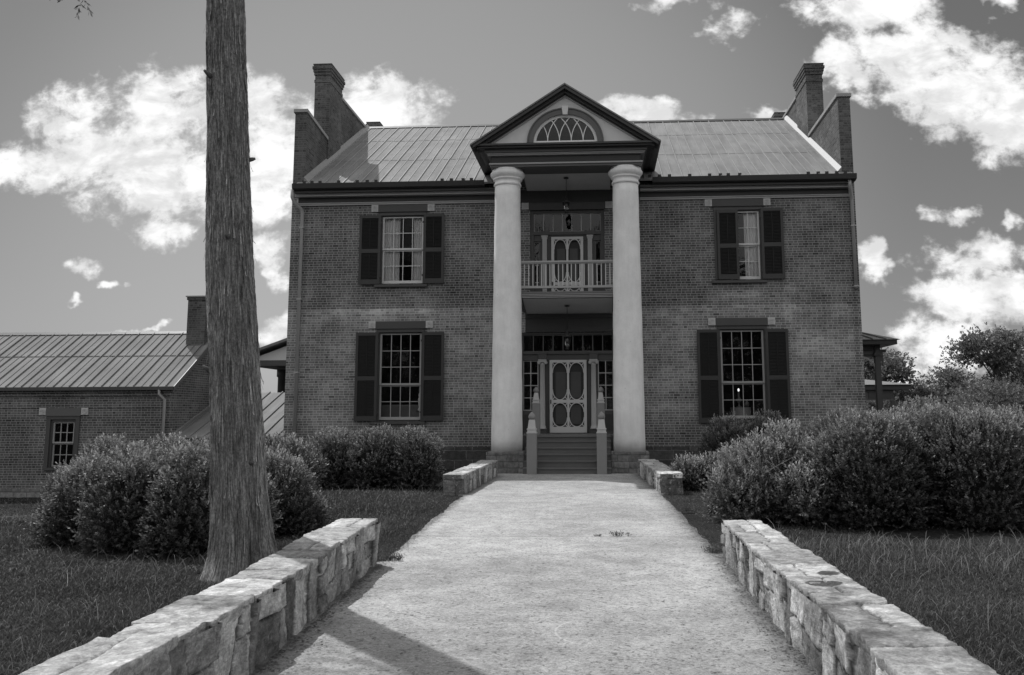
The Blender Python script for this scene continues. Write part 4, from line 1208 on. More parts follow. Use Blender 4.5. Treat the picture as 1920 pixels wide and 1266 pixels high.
while x > WXL:
    hs, ws = ((.050, .012), (.022, .009))[alt]; alt = 1 - alt
    for (p0, p1) in ((ya, 1.75), (1.77, WRY)):
        rf.hexa([(x - ws, p0, wz(p0) + .05), (x + ws, p0, wz(p0) + .05), (x + ws, p1, wz(p1) + .05), (x - ws, p1, wz(p1) + .05), (x - ws, p0, wz(p0) + .05 + hs), (x + ws, p0, wz(p0) + .05 + hs), (x + ws, p1, wz(p1) + .05 + hs), (x - ws, p1, wz(p1) + .05 + hs)])
    x -= .25 + random.uniform(-.008, .008)
rf.box(WXL - .2, WXR + .14, 1.74, 1.78, wz(1.76) + .04, wz(1.76) + .068)
WRF = rf.build('roof', M['roof_wing'], WG)
rc = MB(); rc.prism([(WRY - .12, WR_ + .01), (WRY, WR_ + .11), (WRY + .12, WR_ + .01)], 'x', WXL - .2, WXR + .15); rc.build('ridge_cap', M['trim'], WRF)
gt = MB(); gt.box(WXL - .2, WXR + .15, ya - .03, ya - .001, wz(ya) - .05, wz(ya) + .055); gt.build('eave_trim', M['trim'], WG)
rk = MB(); rk.hexa([(WXR + .141, ya, wz(ya) - .10), (WXR + .165, ya, wz(ya) - .10), (WXR + .165, WRY, WR_ - .1), (WXR + .141, WRY, WR_ - .1), (WXR + .141, ya, wz(ya) + .055), (WXR + .165, ya, wz(ya) + .055), (WXR + .165, WRY, WR_ + .055), (WXR + .141, WRY, WR_ + .055)])
rk.build('rake_board', M['fascia'], WG)
ch = MB(); ch.box(-12.76, -12.14, 2.35, 3.9, 2.0, 5.36); ch.box(-12.79, -12.11, 2.32, 3.93, 5.36, 5.46); CHW = ch.build('chimney', M['brick_top'], WG, bevel=.01)
cc = MB(); cc.box(-12.82, -12.08, 2.29, 3.96, 5.46, 5.50); cc.tube([(-12.4, 3.1, 5.5), (-12.4, 3.1, 5.8)], .12, 10); cc.build('chimney_cap', M['coping'], CHW)
wf = MB(); wf.box(wo[0], wo[0] + .08, WYF + .02, WYF + .15, wo[2], wo[3]); wf.box(wo[1] - .08, wo[1], WYF + .02, WYF + .15, wo[2], wo[3]); wf.box(wo[0] + .08, wo[1] - .08, WYF + .021, WYF + .149, wo[3] - .08, wo[3])
wf.box(wo[0] - .10, wo[0] + .02, WYF - .03, WYF + .019, wo[2], wo[3]); wf.box(wo[1] - .02, wo[1] + .10, WYF - .03, WYF + .019, wo[2], wo[3]); wf.box(wo[0] - .10, wo[1] + .1, WYF - .031, WYF + .018, wo[3], wo[3] + .1)
wf.box(wo[0] - .1, wo[1] + .1, WYF - .06, WYF + .05, wo[2] - .08, wo[2])
WW = wf.build('window', M['trim'], WG)
l = MB(); l.box(wo[0] - .13, wo[1] + .13, WYF - .055, WYF + .01, wo[3] + .101, wo[3] + .34); l.build('lintel', M['fascia'], WW, bevel=.006)
corner_block(wo[0] - .24, wo[3] + .24, WW, y=WYF); corner_block(wo[1] + .24, wo[3] + .24, WW, y=WYF)
s = MB(); sash(s, wo[0] + .08, wo[1] - .08, wo[2] + .02, wo[3] - .08, WYF + .05, 3, (2, 2), fw=.045, mw=.022, split=.74); s.build('sash', M['sash'], WW); pane(wo[0] + .08, wo[1] - .08, wo[2], wo[3] - .08, WYF + .11, WW)
d = MB(); d.tube([(-12.42, WYF - .17, WE - .02), (-12.42, WYF - .16, WE - .16), (-12.28, WYF - .075, WE - .34), (-12.28, WYF - .07, -.9)], .045, 10); d.build('downspout', M['pipe'], WG)

# low building joining the outbuilding to the house
LK = thing('connecting_building', 'low pale roofed building between the house and brick outbuilding', 'outbuilding', (-10.3, 2.5, -0.6))
lx0, lx1 = WXR + .01, -8.56; ly0, ly1, lz0, lz1 = .50, 4.45, .93, 2.34
lk = MB()
def lz(y): return lz0 + (lz1 - lz0) * (y - ly0) / (ly1 - ly0)
lk.hexa([(lx0, ly0, lz0 - .05), (lx1, ly0, lz0 - .05), (lx1, ly1, lz1 - .05), (lx0, ly1, lz1 - .05), (lx0, ly0, lz0), (lx1, ly0, lz0), (lx1, ly1, lz1), (lx0, ly1, lz1)])
x = lx1 - .3
while x > lx0:
    lk.hexa([(x - .016, ly0, lz0), (x + .016, ly0, lz0), (x + .016, ly1, lz1), (x - .016, ly1, lz1), (x - .016, ly0, lz0 + .045), (x + .016, ly0, lz0 + .045), (x + .016, ly1, lz1 + .045), (x - .016, ly1, lz1 + .045)])
    x -= .45
lk.hexa([(lx0, ly0, lz0 + .001), (lx0 + .08, ly0, lz0 + .001), (lx0 + .08, ly1, lz1 + .001), (lx0, ly1, lz1 + .001), (lx0, ly0, lz0 + .12), (lx0 + .08, ly0, lz0 + .12), (lx0 + .08, ly1, lz1 + .12), (lx0, ly1, lz1 + .12)])
lk.build('roof', M['roof'], LK)
lw = MB(); lw.box(lx0 + .01, lx1, ly0 + .25, ly0 + .4, -1.5, lz0); lw.build('wall', M['trim'], LK)
lw = MB(); lw.box(lx0 + .01, lx1, ly1 - .2, ly1, -1.5, lz1 - .1); lw.build('wall', M['trim'], LK)
le = MB(); le.box(lx0, lx1, ly0 - .02, ly0 + .25, lz0 - .16, lz0 - .052); le.build('eave_board', M['gutter'], LK)

# garden pavilion beyond the right hand porch
GP = thing('garden_pavilion', 'small open sided pavilion with pale metal roof beyond right porch', 'pavilion', (12.6, 12.0, -0.3))
g = MB(); g.hexa([(9.8, 11.6, 2.71), (13.95, 11.6, 2.71), (13.95, 16, 2.71), (9.8, 16, 2.71), (9.8, 13.8, 3.12), (11.6, 13.8, 3.12), (11.6, 14.2, 3.12), (9.8, 14.2, 3.12)]); g.build('roof', M['flash'], GP)
g = MB(); g.box(10.8, 13.88, 11.72, 15.4, 2.5, 2.70); g.build('fascia', M['trim'], GP)
g = MB(); g.k = 0; g.box(10.9, 13.2, 11.9, 12.0, 2.06, 2.5); g.k = 1
for i in range(4): g.box(11.0 + i * .58, 11.45 + i * .58, 11.88, 11.899, 2.14, 2.42)
g.build('frieze_panel', [M['fascia'], M['trim']], GP)
for px in (13.15, 11.0):
    g = MB(); g.box(px - .08, px + .08, 11.85, 12.05, -.4, 2.06); g.build('post', M['trim'], GP)

# ------------------------------------------------------------------ things in and on the house
def lantern(cx, cy, zc, z0, z1, label):
    L = thing('hanging_lantern', label, 'lantern', (cx, cy, z0))
    p = MB(); p.lathe([(.07, zc - .02), (.075, zc), (.02, zc + .012)], cx, cy, 14); p.tube([(cx, cy, zc), (cx, cy, z1 + .12)], .008, 6); p.build('rod', M['iron'], L)
    b = MB(); k = 6
    for i in range(k):
        a = 2 * math.pi * i / k
        b.tube([(cx + .055 * math.cos(a), cy + .055 * math.sin(a), z0 + .05), (cx + .105 * math.cos(a), cy + .105 * math.sin(a), z1 - .1)], .006, 5)
    b.lathe([(.03, z0), (.05, z0 + .03), (.06, z0 + .05), (.03, z0 + .055)], cx, cy, 12); b.lathe([(.11, z1 - .105), (.12, z1 - .095), (.06, z1 - .03), (.03, z1 + .05), (.012, z1 + .12)], cx, cy, 12)
    b.build('frame', M['iron'], L)
    g_ = MB(); g_.lathe([(.05, z0 + .055), (.098, z1 - .1)], cx, cy, 12); g_.build('glass', M['glass'], L)
    c = MB()
    for a in (0, 2.1, 4.2): c.tube([(cx + .022 * math.cos(a), cy + .022 * math.sin(a), z0 + .05), (cx + .022 * math.cos(a), cy + .022 * math.sin(a), z0 + .17)], .010, 6)
    c.build('candle', M['white'], L)


lantern(-.03, -1.0, 8.37, 7.32, 7.74, 'iron and glass lantern hanging before the upper balcony door')
lantern(-.03, -.9, 4.63, 3.36, 3.84, 'iron and glass lantern hanging below the balcony before front door')


def curtain(x0, x1, z0, z1, y, label, lean=0.0):
    nx, nz = 90, 24
    u = np.linspace(0, 1, nx); v = np.linspace(0, 1, nz)
    U, V_ = np.meshgrid(u, v)
    X = x0 + (x1 - x0) * U + lean * (1 - V_) * (U - .5)
    Y = y + .022 * np.sin(U * 31 + 1.3 * np.sin(V_ * 2) + x0) * (.6 + .4 * (1 - V_)) + .012 * np.sin(U * 67 + 2 * x0)
    Z = z0 + (z1 - z0) * V_
    V = np.stack([X, Y, Z], -1).reshape(-1, 3); I = np.arange(nx * nz).reshape(nz, nx)
    F = np.stack([I[:-1, :-1], I[:-1, 1:], I[1:, 1:], I[1:, :-1]], -1).reshape(-1, 4)
    o = arrays_mesh('curtain', V, F, M['cloth'], smooth=True)
    o['label'] = label; o['category'] = 'curtain'
    sol = o.modifiers.new('solid', 'SOLIDIFY'); sol.thickness = .003


curtain(-WX - SW, -WX - SW + .50, ZU0 - .02, ZU1 + .03, .20, 'wide pale curtain in left half of upper left window')
curtain(-WX + SW - .33, -WX + SW + .02, ZU0 - .02, ZU1 + .03, .20, 'narrow pale curtain in right edge of upper left window')
curtain(WX + .20, WX + SW + .02, ZU0 - .02, ZU1 + .03, .20, 'pale curtain in upper right window beside the closed shutter')
curtain(WX - SW, WX - SW + .45, ZU0 - .02, ZU1 + .03, .20, 'pale curtain mostly hidden behind closed shutter of upper right window')

# table with lace cloth and lamp behind the lower right window
TB = thing('side_table', 'small dark table under a lace cloth inside lower right window', 'table', (5.03, .55, .95))
b = MB(); b.lathe([(.28, 1.70), (.28, 1.73)], 5.03, .55, 20); b.lathe([(.16, .95), (.05, 1.02), (.035, 1.3), (.05, 1.70)], 5.03, .55, 12); b.build('table_top', M['wood'], TB)
lc = MB(); lc.k = 0
seg = 48
for i in range(seg):
    a0, a1 = 2 * math.pi * i / seg, 2 * math.pi * (i + 1) / seg
    def lo(a): return 1.72 - .27 * max(0.0, -math.sin(a)) ** .7 - .035 * abs(math.sin(a * 8))
    lc.poly([(5.03 + .285 * math.cos(a0), .55 + .285 * math.sin(a0), 1.735), (5.03 + .285 * math.cos(a1), .55 + .285 * math.sin(a1), 1.735), (5.03 + .30 * math.cos(a1), .55 + .30 * math.sin(a1), lo(a1)), (5.03 + .30 * math.cos(a0), .55 + .30 * math.sin(a0), lo(a0))])
    lc.poly([(5.03, .55, 1.737), (5.03 + .285 * math.cos(a0), .55 + .285 * math.sin(a0), 1.735), (5.03 + .285 * math.cos(a1), .55 + .285 * math.sin(a1), 1.735)])
o = lc.build('lace_cloth', M['lace']); o['label'] = 'scalloped white lace cloth on table inside lower right window'; o['category'] = 'tablecloth'
LP = thing('table_lamp', 'brass table lamp with lit globe inside lower right window', 'lamp', (4.98, .55, 1.74))
b = MB(); b.lathe([(.08, 1.74), (.08, 1.76), (.03, 1.78), (.02, 1.86), (.07, 1.92), (.075, 1.97), (.03, 2.02), (.02, 2.2)], 4.98, .55, 14); b.build('lamp_base', M['brass'], LP)
b = MB(); b.lathe([(.006, 2.2), (.022, 2.215), (.028, 2.245), (.022, 2.275), (.006, 2.29)], 4.98, .55, 12); b.build('globe', M['bulb'], LP)
VS = thing('vase', 'small brass vase beside lamp on the lace covered table', 'vase', (5.2, .5, 1.74))
b = MB(); b.lathe([(.04, 1.738), (.07, 1.80), (.06, 1.87), (.03, 1.90), (.045, 1.94)], 5.2, .5, 14); b.build('body', M['brass'], VS)
# settee back and white figurine behind the lower left window
ST = thing('settee', 'grey upholstered settee back inside lower left window', 'settee', (-WX, .7, .95))
b = MB(); b.box(-WX - .75, -WX + .75, .45, .6, 1.0, 1.86); b.box(-WX - .75, -WX + .75, .6, 1.1, 1.0, 1.35); b.build('upholstery', M['fascia'], ST, bevel=.05)
b = MB()
for q in (-.68, .68): b.box(-WX + q - .04, -WX + q + .04, .5, .58, .95, 1.0); b.box(-WX + q - .04, -WX + q + .04, 1.0, 1.08, .95, 1.0)
b.build('legs', M['wood'], ST)
PD = thing('plant_stand', 'slim wooden stand at right side of lower left window', 'stand', (-4.52, .42, .95))
b = MB(); b.lathe([(.12, .95), (.03, 1.0), (.025, 1.62), (.1, 1.66), (.1, 1.68)], -4.52, .42, 14); b.build('pillar', M['wood'], PD)
FG = thing('white_figurine', 'white china figurine in right edge of lower left window', 'figurine', (-4.52, .42, 1.68))
b = MB(); b.lathe([(.05, 1.68), (.055, 1.72), (.03, 1.78), (.045, 1.9), (.055, 2.02), (.028, 2.08), (.04, 2.13), (.035, 2.18), (.005, 2.21)], -4.52, .42, 14); b.build('body', M['white'], FG)

# ------------------------------------------------------------------ dry stone walls beside the path
def stone_wall(label, ys, xi_f, side, th, hf, da, seed, dark=(), group='field stone walls beside the path'):
    """inner face runs along xi_f(y); side = -1 when the wall body lies to the left of it"""
    y0, y1 = ys; L = y1 - y0
    W = thing('stone_wall', label, 'wall', (float(xi_f((y0 + y1) / 2)) + side * th / 2, (y0 + y1) / 2, 0), group)
    rng = np.random.default_rng(seed)
    na = int(L / da) + 1
    A = np.linspace(0, L, na)
    HM = .52
    def layout(width_rng, splits, length):
        cuts = [0.0]
        while cuts[-1] < length: cuts.append(cuts[-1] + rng.uniform(*width_rng))
        return np.array(cuts)
    def tones(n):
        t = rng.choice([.20, .26, .32, .38, .46, .54], n, p=[.10, .22, .26, .22, .14, .06]); return t * rng.uniform(.85, 1.15, n)
    def stone_field(U, Vv, cuts, vspl, vmax, sd, rot=0.0):
        """returns tone, raise, distance to the nearest joint"""
        wu = U + .05 * (fbm(U * 6, Vv * 6, sd) - .5) + .015 * (fbm(U * 25, Vv * 25, sd + 1) - .5) + rot * (Vv - vmax / 2) * (vnoise(np.floor(U * 2.2), Vv * 0, sd + 3) - .5)
        wv = Vv + .06 * (fbm(U * 5, Vv * 5, sd + 5) - .5) + .015 * (fbm(U * 25, Vv * 25, sd + 6) - .5)
        ci = np.clip(np.searchsorted(cuts, wu, side='right') - 1, 0, len(cuts) - 2)
        du = np.minimum(wu - cuts[ci], cuts[ci + 1] - wu)
        sp = vspl[ci]                                             # (n, 2) split heights, >1 means none
        k = (wv > sp[..., 0] * vmax).astype(int) + (wv > sp[..., 1] * vmax).astype(int)
        lo = np.where(k == 0, 0, np.where(k == 1, sp[..., 0], sp[..., 1])) * vmax
        hi = np.where(k == 0, np.minimum(sp[..., 0], 1.0), np.where(k == 1, np.minimum(sp[..., 1], 1.0), 1.0)) * vmax
        dv = np.minimum(np.where(lo <= 0, 9, wv - lo), np.where(hi >= vmax - 1e-6, 9, hi - wv))
        return ci * 3 + k, np.minimum(du, dv), wu - cuts[ci], wv - lo
    def splits(n, p1, p2):
        s = np.full((n, 2), 2.0)
        q = rng.uniform(0, 1, n)
        one = q < p1; s[one, 0] = rng.uniform(.35, .65, one.sum())
        two = q > 1 - p2; s[two, 0] = rng.uniform(.25, .4, two.sum()); s[two, 1] = rng.uniform(.6, .75, two.sum())
        return s
    hA = np.array([hf(y0 + a) for a in A])
    xi = xi_f(y0 + A); tang = np.gradient(xi, A); nrm = np.stack([np.ones_like(tang), -tang], -1); nrm /= np.linalg.norm(nrm, axis=1)[:, None]
    nrm *= -side                                              # towards the path
    # faces: inner, outer
    def face(off_f, sgn, cuts, spl, sd, full):
        nv = max(6, int(HM / da))
        T = np.linspace(-.10, 1.0, nv)
        U, TT = np.meshgrid(A, T, indexing='ij'); Hh = hA[:, None] - .022; Vv = TT * Hh
        idn, dj, lu, lv = stone_field(U, np.maximum(Vv, 0), cuts, spl, .44, sd, .5)
        n_id = len(cuts) * 3
        tn = np.clip(.30 + 1.35 * (tones(n_id) - .30), .10, .62); rs = rng.uniform(-.010, .010, n_id); tu = rng.uniform(-.16, .16, n_id); tv = rng.uniform(-.12, .12, n_id)
        plate = sstep(dj, .003, .014)
        d = plate * (.017 + rs[idn] + tu[idn] * (lu - .12) + tv[idn] * (lv - .15)) + .030 * (np.abs(fbm(U * 11, Vv * 11, sd + 9, 5) - .5) - .12) + .012 * (fbm(U * 4, Vv * 8, sd + 19, 3) - .5)
        d = np.clip(d, -.03, .06)
        tone = np.where(dj < .0075, .10, tn[idn]) * (0.70 + .40 * fbm(U * 9, Vv * 9, sd + 30))
        base = xi[:, None] + off_f * side
        X = base + sgn * nrm[:, 0][:, None] * d; Yv = (y0 + A)[:, None] + sgn * nrm[:, 1][:, None] * d; Z = Vv
        return X, Yv, Z, tone
    cuts = layout((.13, .40), 0, L + .5); spl = splits(len(cuts), .42, .12)
    X1, Y1, Z1, T1 = face(0.0, 1, cuts, spl, seed, True)
    cuts2 = layout((.2, .5), 0, L + .5); spl2 = splits(len(cuts2), .5, .1)
    X2, Y2, Z2, T2 = face(th, -1, cuts2, spl2, seed + 50, False)
    nv = X1.shape[1]
    V = np.concatenate([np.stack([X1, Y1, Z1], -1).reshape(-1, 3), np.stack([X2, Y2, Z2], -1).reshape(-1, 3)])
    TN = np.concatenate([T1.ravel(), T2.ravel()])
    I = np.arange(na * nv).reshape(na, nv); q = np.stack([I[:-1, :-1], I[1:, :-1], I[1:, 1:], I[:-1, 1:]], -1).reshape(-1, 4)
    FF = [q, q[:, ::-1] + na * nv]
    # ends
    for e in (0, na - 1):
        k = 40
        t = np.linspace(0, 1, k)
        a = V[I[e]]; b = V[I[e] + na * nv]
        G = a[:, None] * (1 - t)[None, :, None] + b[:, None] * t[None, :, None]
        s = -1 if e == 0 else 1
        uu = t[None, :] * th + e; vv = G[..., 2]
        c3 = layout((.14, .3), 0, th + .4); idn, dj, lu, lv = stone_field(np.broadcast_to(t[None, :] * th, vv.shape), vv, c3, splits(len(c3), .6, .1), .44, seed + 70 + e)
        edge = np.minimum(t, 1 - t)[None, :]
        G[..., 1] += s * (sstep(dj, .002, .02) * .022 + .02 * (fbm(uu * 11 + vv * 0, vv * 11, seed + 4) - .5)) * sstep(edge, 0, .12)
        tn = tones(400)
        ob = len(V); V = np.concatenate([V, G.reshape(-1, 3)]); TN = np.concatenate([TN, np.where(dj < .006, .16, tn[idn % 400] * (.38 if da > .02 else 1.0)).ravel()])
        J = ob + np.arange(nv * k).reshape(nv, k); FF.append(np.stack([J[:-1, :-1], J[:-1, 1:], J[1:, 1:], J[1:, :-1]], -1).reshape(-1, 4))
    arrays_mesh('stonework', V, np.concatenate(FF), M['stone'], W, {'tone': TN})
    # coping flags: a slab layer with its own rim
    cu = layout((.30, .85), 0, L + .6)
    e = np.array([-.11, -.105, -.06, .0]); nt = max(8, int(th / da)); t = np.linspace(0, 1, nt)
    prof_s = np.concatenate([[0, 0, 0], t, [1, 1, 1]]); drop = np.concatenate([[-.075, -.045, -.018], np.zeros(nt), [-.018, -.045, -.075]])
    U, S = np.meshgrid(A, prof_s, indexing='ij'); D = np.broadcast_to(drop, S.shape)
    sp = splits(len(cu), .55, .12)
    idn, dj, lu, lv = stone_field(U, S * th + .0, cu, sp, th, seed + 90, .35)
    n_id = len(cu) * 3; tn = .31 + .75 * (tones(n_id) * 1.15 - .3); rs = rng.uniform(-.006, .007, n_id); tu = rng.uniform(-.025, .025, n_id); tv = rng.uniform(-.03, .03, n_id)
    over = rng.uniform(-.006, .020, n_id)
    plate = sstep(dj, .001, .012)
    zz = hA[:, None] - .012 + plate * (.012 + rs[idn] + tu[idn] * (lu - .2) + tv[idn] * (lv - .1)) + .014 * (fbm(U * 9, S * th * 9, seed + 33, 5) - .5) + .008 * np.round(3 * fbm(U * 3, S * th * 6, seed + 35, 3)) / 3
    sgn_edge = np.where(S < .5, -1, 1)
    ou = (over[idn] + .042 * (fbm(U * 10, S * 3, seed + 44) - .5)) * sstep(np.abs(S - .5), .40, .5)
    ou = ou - .012 * (D < -.06) + .008 * (fbm(U * 30, D * 60, seed + 46) - .5) * (D < 0)
    Xc = xi[:, None] + side * (S * th) + side * sgn_edge * ou
    Yc = (y0 + A)[:, None] + 0 * Xc
    ends = sstep(np.minimum(A, L - A), 0, .03)[:, None]
    Zc = zz + D
    tone = np.where(dj < .0075, .13, tn[idn]) * (.8 + .4 * fbm(U * 7, S * th * 7, seed + 60))
    for (px, py, prx, pry) in dark:               # dark flat stones let into the top
        q = ((Xc - px) / prx) ** 2 + ((Yc - py) / pry) ** 2 + .8 * (fbm(Xc * 9, Yc * 9, seed + 71) - .5)
        tone = np.where(q < 1, .085, tone)
    V = np.stack([Xc, Yc, Zc], -1)
    # close both ends
    V[0, :, 1] -= .02 + .02 * (fbm(S[0] * 9, S[0] * 0, seed) - .5); V[-1, :, 1] += .02 + .02 * (fbm(S[0] * 9, S[0] * 0, seed + 2) - .5)
    n2 = V.shape[1]; I = np.arange(na * n2).reshape(na, n2); F = [np.stack([I[:-1, :-1], I[1:, :-1], I[1:, 1:], I[:-1, 1:]], -1).reshape(-1, 4)]
    VV = V.reshape(-1, 3); TN = tone.ravel()
    for ee in (0, na - 1):
        low = V[ee].copy(); low[:, 2] = hA[ee] - .085; ob = len(VV); VV = np.concatenate([VV, low]); TN = np.concatenate([TN, tone[ee]])
        J = I[ee]; K = ob + np.arange(n2); F.append(np.stack([J[:-1], J[1:], K[1:], K[:-1]], -1))
    arrays_mesh('coping', VV, np.concatenate(F), M['stone'], W, {'tone': TN}, smooth=True)
    return W


stone_wall('long near stone wall left of path beside the tree trunk', (-25.2, -16.15), lambda y: left_edge(y) - .045, -1, .40, lambda y: float(np.interp(y, [-25, -21.6, -19.7, -16.2], [.45, .46, .45, .47])), .014, 3)
stone_wall('long near stone wall right of path with two dark stones on top', (-25.2, -15.62), right_edge, 1, .40, lambda y: float(np.interp(y, [-25, -20, -15.6], [.46, .45, .40])), .014, 8, dark=((2.40, -19.44, .12, .09), (2.53, -19.02, .085, .07)))
stone_wall('short far stone wall left of path beside dark clipped shrub', (-8.2, -3.05), lambda y: left_edge(y), -1, .41, lambda y: .39, .022, 21)
stone_wall('short far stone wall right of path near the portico', (-7.94, -2.7), lambda y: right_edge(y), 1, .42, lambda y: .39, .022, 34)


# ------------------------------------------------------------------ plants
def unit(v): return v / np.maximum(np.linalg.norm(v, axis=-1, keepdims=True), 1e-9)


def leaves(P, N, rng, nleaf, slen, llen, lwid, up=.5, spread=.9, tip_gain=1.8, dark=(.5, 1.1)):
    """sprigs at P heading N, each with nleaf leaf quads; returns vertices, faces, tone"""
    n = len(P)
    D = unit(N + rng.normal(0, .38, (n, 3)) + np.array([0, 0, up]))
    A = unit(np.cross(D, rng.normal(0, 1, (n, 3)))); B = np.cross(D, A)
    sl = slen * rng.uniform(.6, 1.35, n)
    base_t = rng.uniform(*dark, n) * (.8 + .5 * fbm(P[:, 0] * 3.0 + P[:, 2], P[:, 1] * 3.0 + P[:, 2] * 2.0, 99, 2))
    Vs = []; Ts = []
    for k in range(nleaf):
        f = (k + .5) / nleaf
        ang = k * 2.4 + rng.uniform(-.5, .5, n)
        R_ = A * np.cos(ang)[:, None] + B * np.sin(ang)[:, None]
        s = spread * (1.1 - .75 * f)
        d = unit(D * (1 - .45 * s) + R_ * s); w_ = unit(np.cross(d, D) + 1e-4)
        o = P + D * (sl * f)[:, None]
        ll = (llen * (1.1 - .35 * f) * rng.uniform(.75, 1.25, n))[:, None]; lw = (lwid * rng.uniform(.8, 1.2, n))[:, None]
        nn = np.cross(w_, d)
        Vs.append(np.stack([o, o + d * ll * .5 + w_ * lw * .5 + nn * ll * .06, o + d * ll, o + d * ll * .5 - w_ * lw * .5 + nn * ll * .06], 1))
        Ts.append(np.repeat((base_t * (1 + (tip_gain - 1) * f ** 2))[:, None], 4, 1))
    V = np.stack(Vs, 1).reshape(-1, 3); T = np.stack(Ts, 1).reshape(-1)
    return V, np.arange(len(V)).reshape(-1, 4), T


def ellipsoid_points(rng, c, r, n, zmin=-.2):
    d = unit(rng.normal(0, 1, (int(n * 1.6), 3))); d = d[d[:, 2] > zmin][:n]
    return c + d * r, unit(d / r)


def uv_sphere(c, r, seg=20, rings=12, lump=0.12, sd=0):
    V = []; F = []
    for i in range(rings + 1):
        ph = math.pi * i / rings
        for j in range(seg):
            th = 2 * math.pi * j / seg
            d = np.array([math.sin(ph) * math.cos(th), math.sin(ph) * math.sin(th), math.cos(ph)])
            k = 1 + lump * (float(vnoise(np.array(3 * d[0] + 5), np.array(3 * d[1] + 3 * d[2] + 5), sd)) - .5) * 2
            V.append(c + d * r * k)
    for i in range(rings):
        for j in range(seg): F.append((i * seg + j, (i + 1) * seg + j, (i + 1) * seg + (j + 1) % seg, i * seg + (j + 1) % seg))
    return np.array(V), np.array(F)


def shrub(label, lobes, seed, dens=600, mat='leaf', slen=.125, llen=.046, lwid=.021, core=.78, nleaf=9, ragged=.04, tip=3.4, name='shrub', cat='shrub', up=.7, group=None, clump=.085):
    """lobes: (cx, cy, cz, rx, ry, rz)"""
    rng = np.random.default_rng(seed)
    lobes = np.array(lobes, float)
    if clump: lobes[:, 3:] -= .065; lobes[:, 2] += .03
    c0 = lobes[0]
    gzv = float(gz(c0[0], c0[1]))
    S = thing(name, label, cat, (c0[0], c0[1], gzv), group)
    Ps, Ns = [], []
    for c in lobes:
        area = 4 * math.pi * ((c[3] * c[4]) ** 1.6 / 3 + (c[3] * c[5]) ** 1.6 / 3 + (c[4] * c[5]) ** 1.6 / 3) ** (1 / 1.6)
        n = int(area * dens)
        P, N = ellipsoid_points(rng, c[:3], c[3:], n, -.75)
        # lumpy surface and an inner layer
        lump = fbm(P[:, 0] * 2.6 + P[:, 2] * 1.7, P[:, 1] * 2.6 - P[:, 2] * 2.1, seed, 3)
        l2 = fbm(P[:, 0] * 6.5 + P[:, 2] * 4.1, P[:, 1] * 6.5 - P[:, 2] * 5.3, seed + 5, 2)
        shr = 1 + .18 * (lump - .5) + .10 * (l2 - .5) + rng.normal(0, ragged * .7, len(P)) - .15 * (rng.uniform(0, 1, len(P)) < .35)
        P = c[:3] + (P - c[:3]) * shr[:, None]
        if clump:
            kc = max(12, int(area * 26)); Q, _ = ellipsoid_points(rng, c[:3], c[3:], kc, -.75)
            dmin = np.full(len(P), 9.0); who = np.zeros(len(P), int)
            for a0 in range(0, len(P), 2000):
                dd = np.linalg.norm(P[a0:a0 + 2000, None] - Q[None], axis=2); who[a0:a0 + 2000] = dd.argmin(1); dmin[a0:a0 + 2000] = dd.min(1)
            k_ = np.clip(dmin / .125, 0, 1.3)
            P = P + N * (clump * (1 - k_ ** 2) + .03 * (rng.uniform(0, 1, len(Q))[who] - .5))[:, None]
            away = P - (Q[who] - N * .10)
            N = unit(N * .6 + unit(away) * .8)
        keep = np.ones(len(P), bool)
        for o in lobes:
            if o is c or np.allclose(o, c): continue
            q = (((P - o[:3]) / (o[3:] * .86)) ** 2).sum(1); keep &= q > 1
        keep &= P[:, 2] > gz(P[:, 0], P[:, 1]) + .01
        # shrubs face one way to the camera: thin the far side
        Ps.append(P[keep]); Ns.append(N[keep])
    P = np.concatenate(Ps); N = np.concatenate(Ns)
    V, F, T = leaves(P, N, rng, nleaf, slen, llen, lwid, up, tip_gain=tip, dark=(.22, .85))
    new = 1 + 1.15 * sstep(N[:, 2], .2, .95)          # sunlit tops put into the leaf tone: upward sprigs painted paler
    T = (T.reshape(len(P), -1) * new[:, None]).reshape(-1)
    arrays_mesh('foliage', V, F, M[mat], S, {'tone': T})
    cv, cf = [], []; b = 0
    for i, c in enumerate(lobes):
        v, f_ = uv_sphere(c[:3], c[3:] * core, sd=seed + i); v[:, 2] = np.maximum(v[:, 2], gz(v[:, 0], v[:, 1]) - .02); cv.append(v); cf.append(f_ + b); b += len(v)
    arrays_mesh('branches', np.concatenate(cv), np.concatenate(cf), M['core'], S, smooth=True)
    return S


# left group behind the trunk: separate clipped mounds with dark clefts between them
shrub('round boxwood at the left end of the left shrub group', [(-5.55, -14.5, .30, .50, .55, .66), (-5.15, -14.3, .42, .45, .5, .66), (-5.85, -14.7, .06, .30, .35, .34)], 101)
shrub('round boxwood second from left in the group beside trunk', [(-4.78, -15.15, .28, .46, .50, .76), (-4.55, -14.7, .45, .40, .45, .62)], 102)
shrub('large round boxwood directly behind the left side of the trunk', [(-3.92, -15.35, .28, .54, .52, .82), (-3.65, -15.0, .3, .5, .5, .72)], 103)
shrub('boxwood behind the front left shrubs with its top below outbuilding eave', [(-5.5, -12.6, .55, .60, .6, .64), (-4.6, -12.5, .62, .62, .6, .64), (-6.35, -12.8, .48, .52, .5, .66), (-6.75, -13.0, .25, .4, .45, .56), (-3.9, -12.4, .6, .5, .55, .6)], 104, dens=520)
shrub('boxwood whose rounded side shows right of the tree trunk', [(-3.55, -13.6, .26, .48, .5, .66), (-3.22, -13.6, .05, .32, .4, .42), (-3.9, -13.2, .42, .45, .5, .55)], 105)
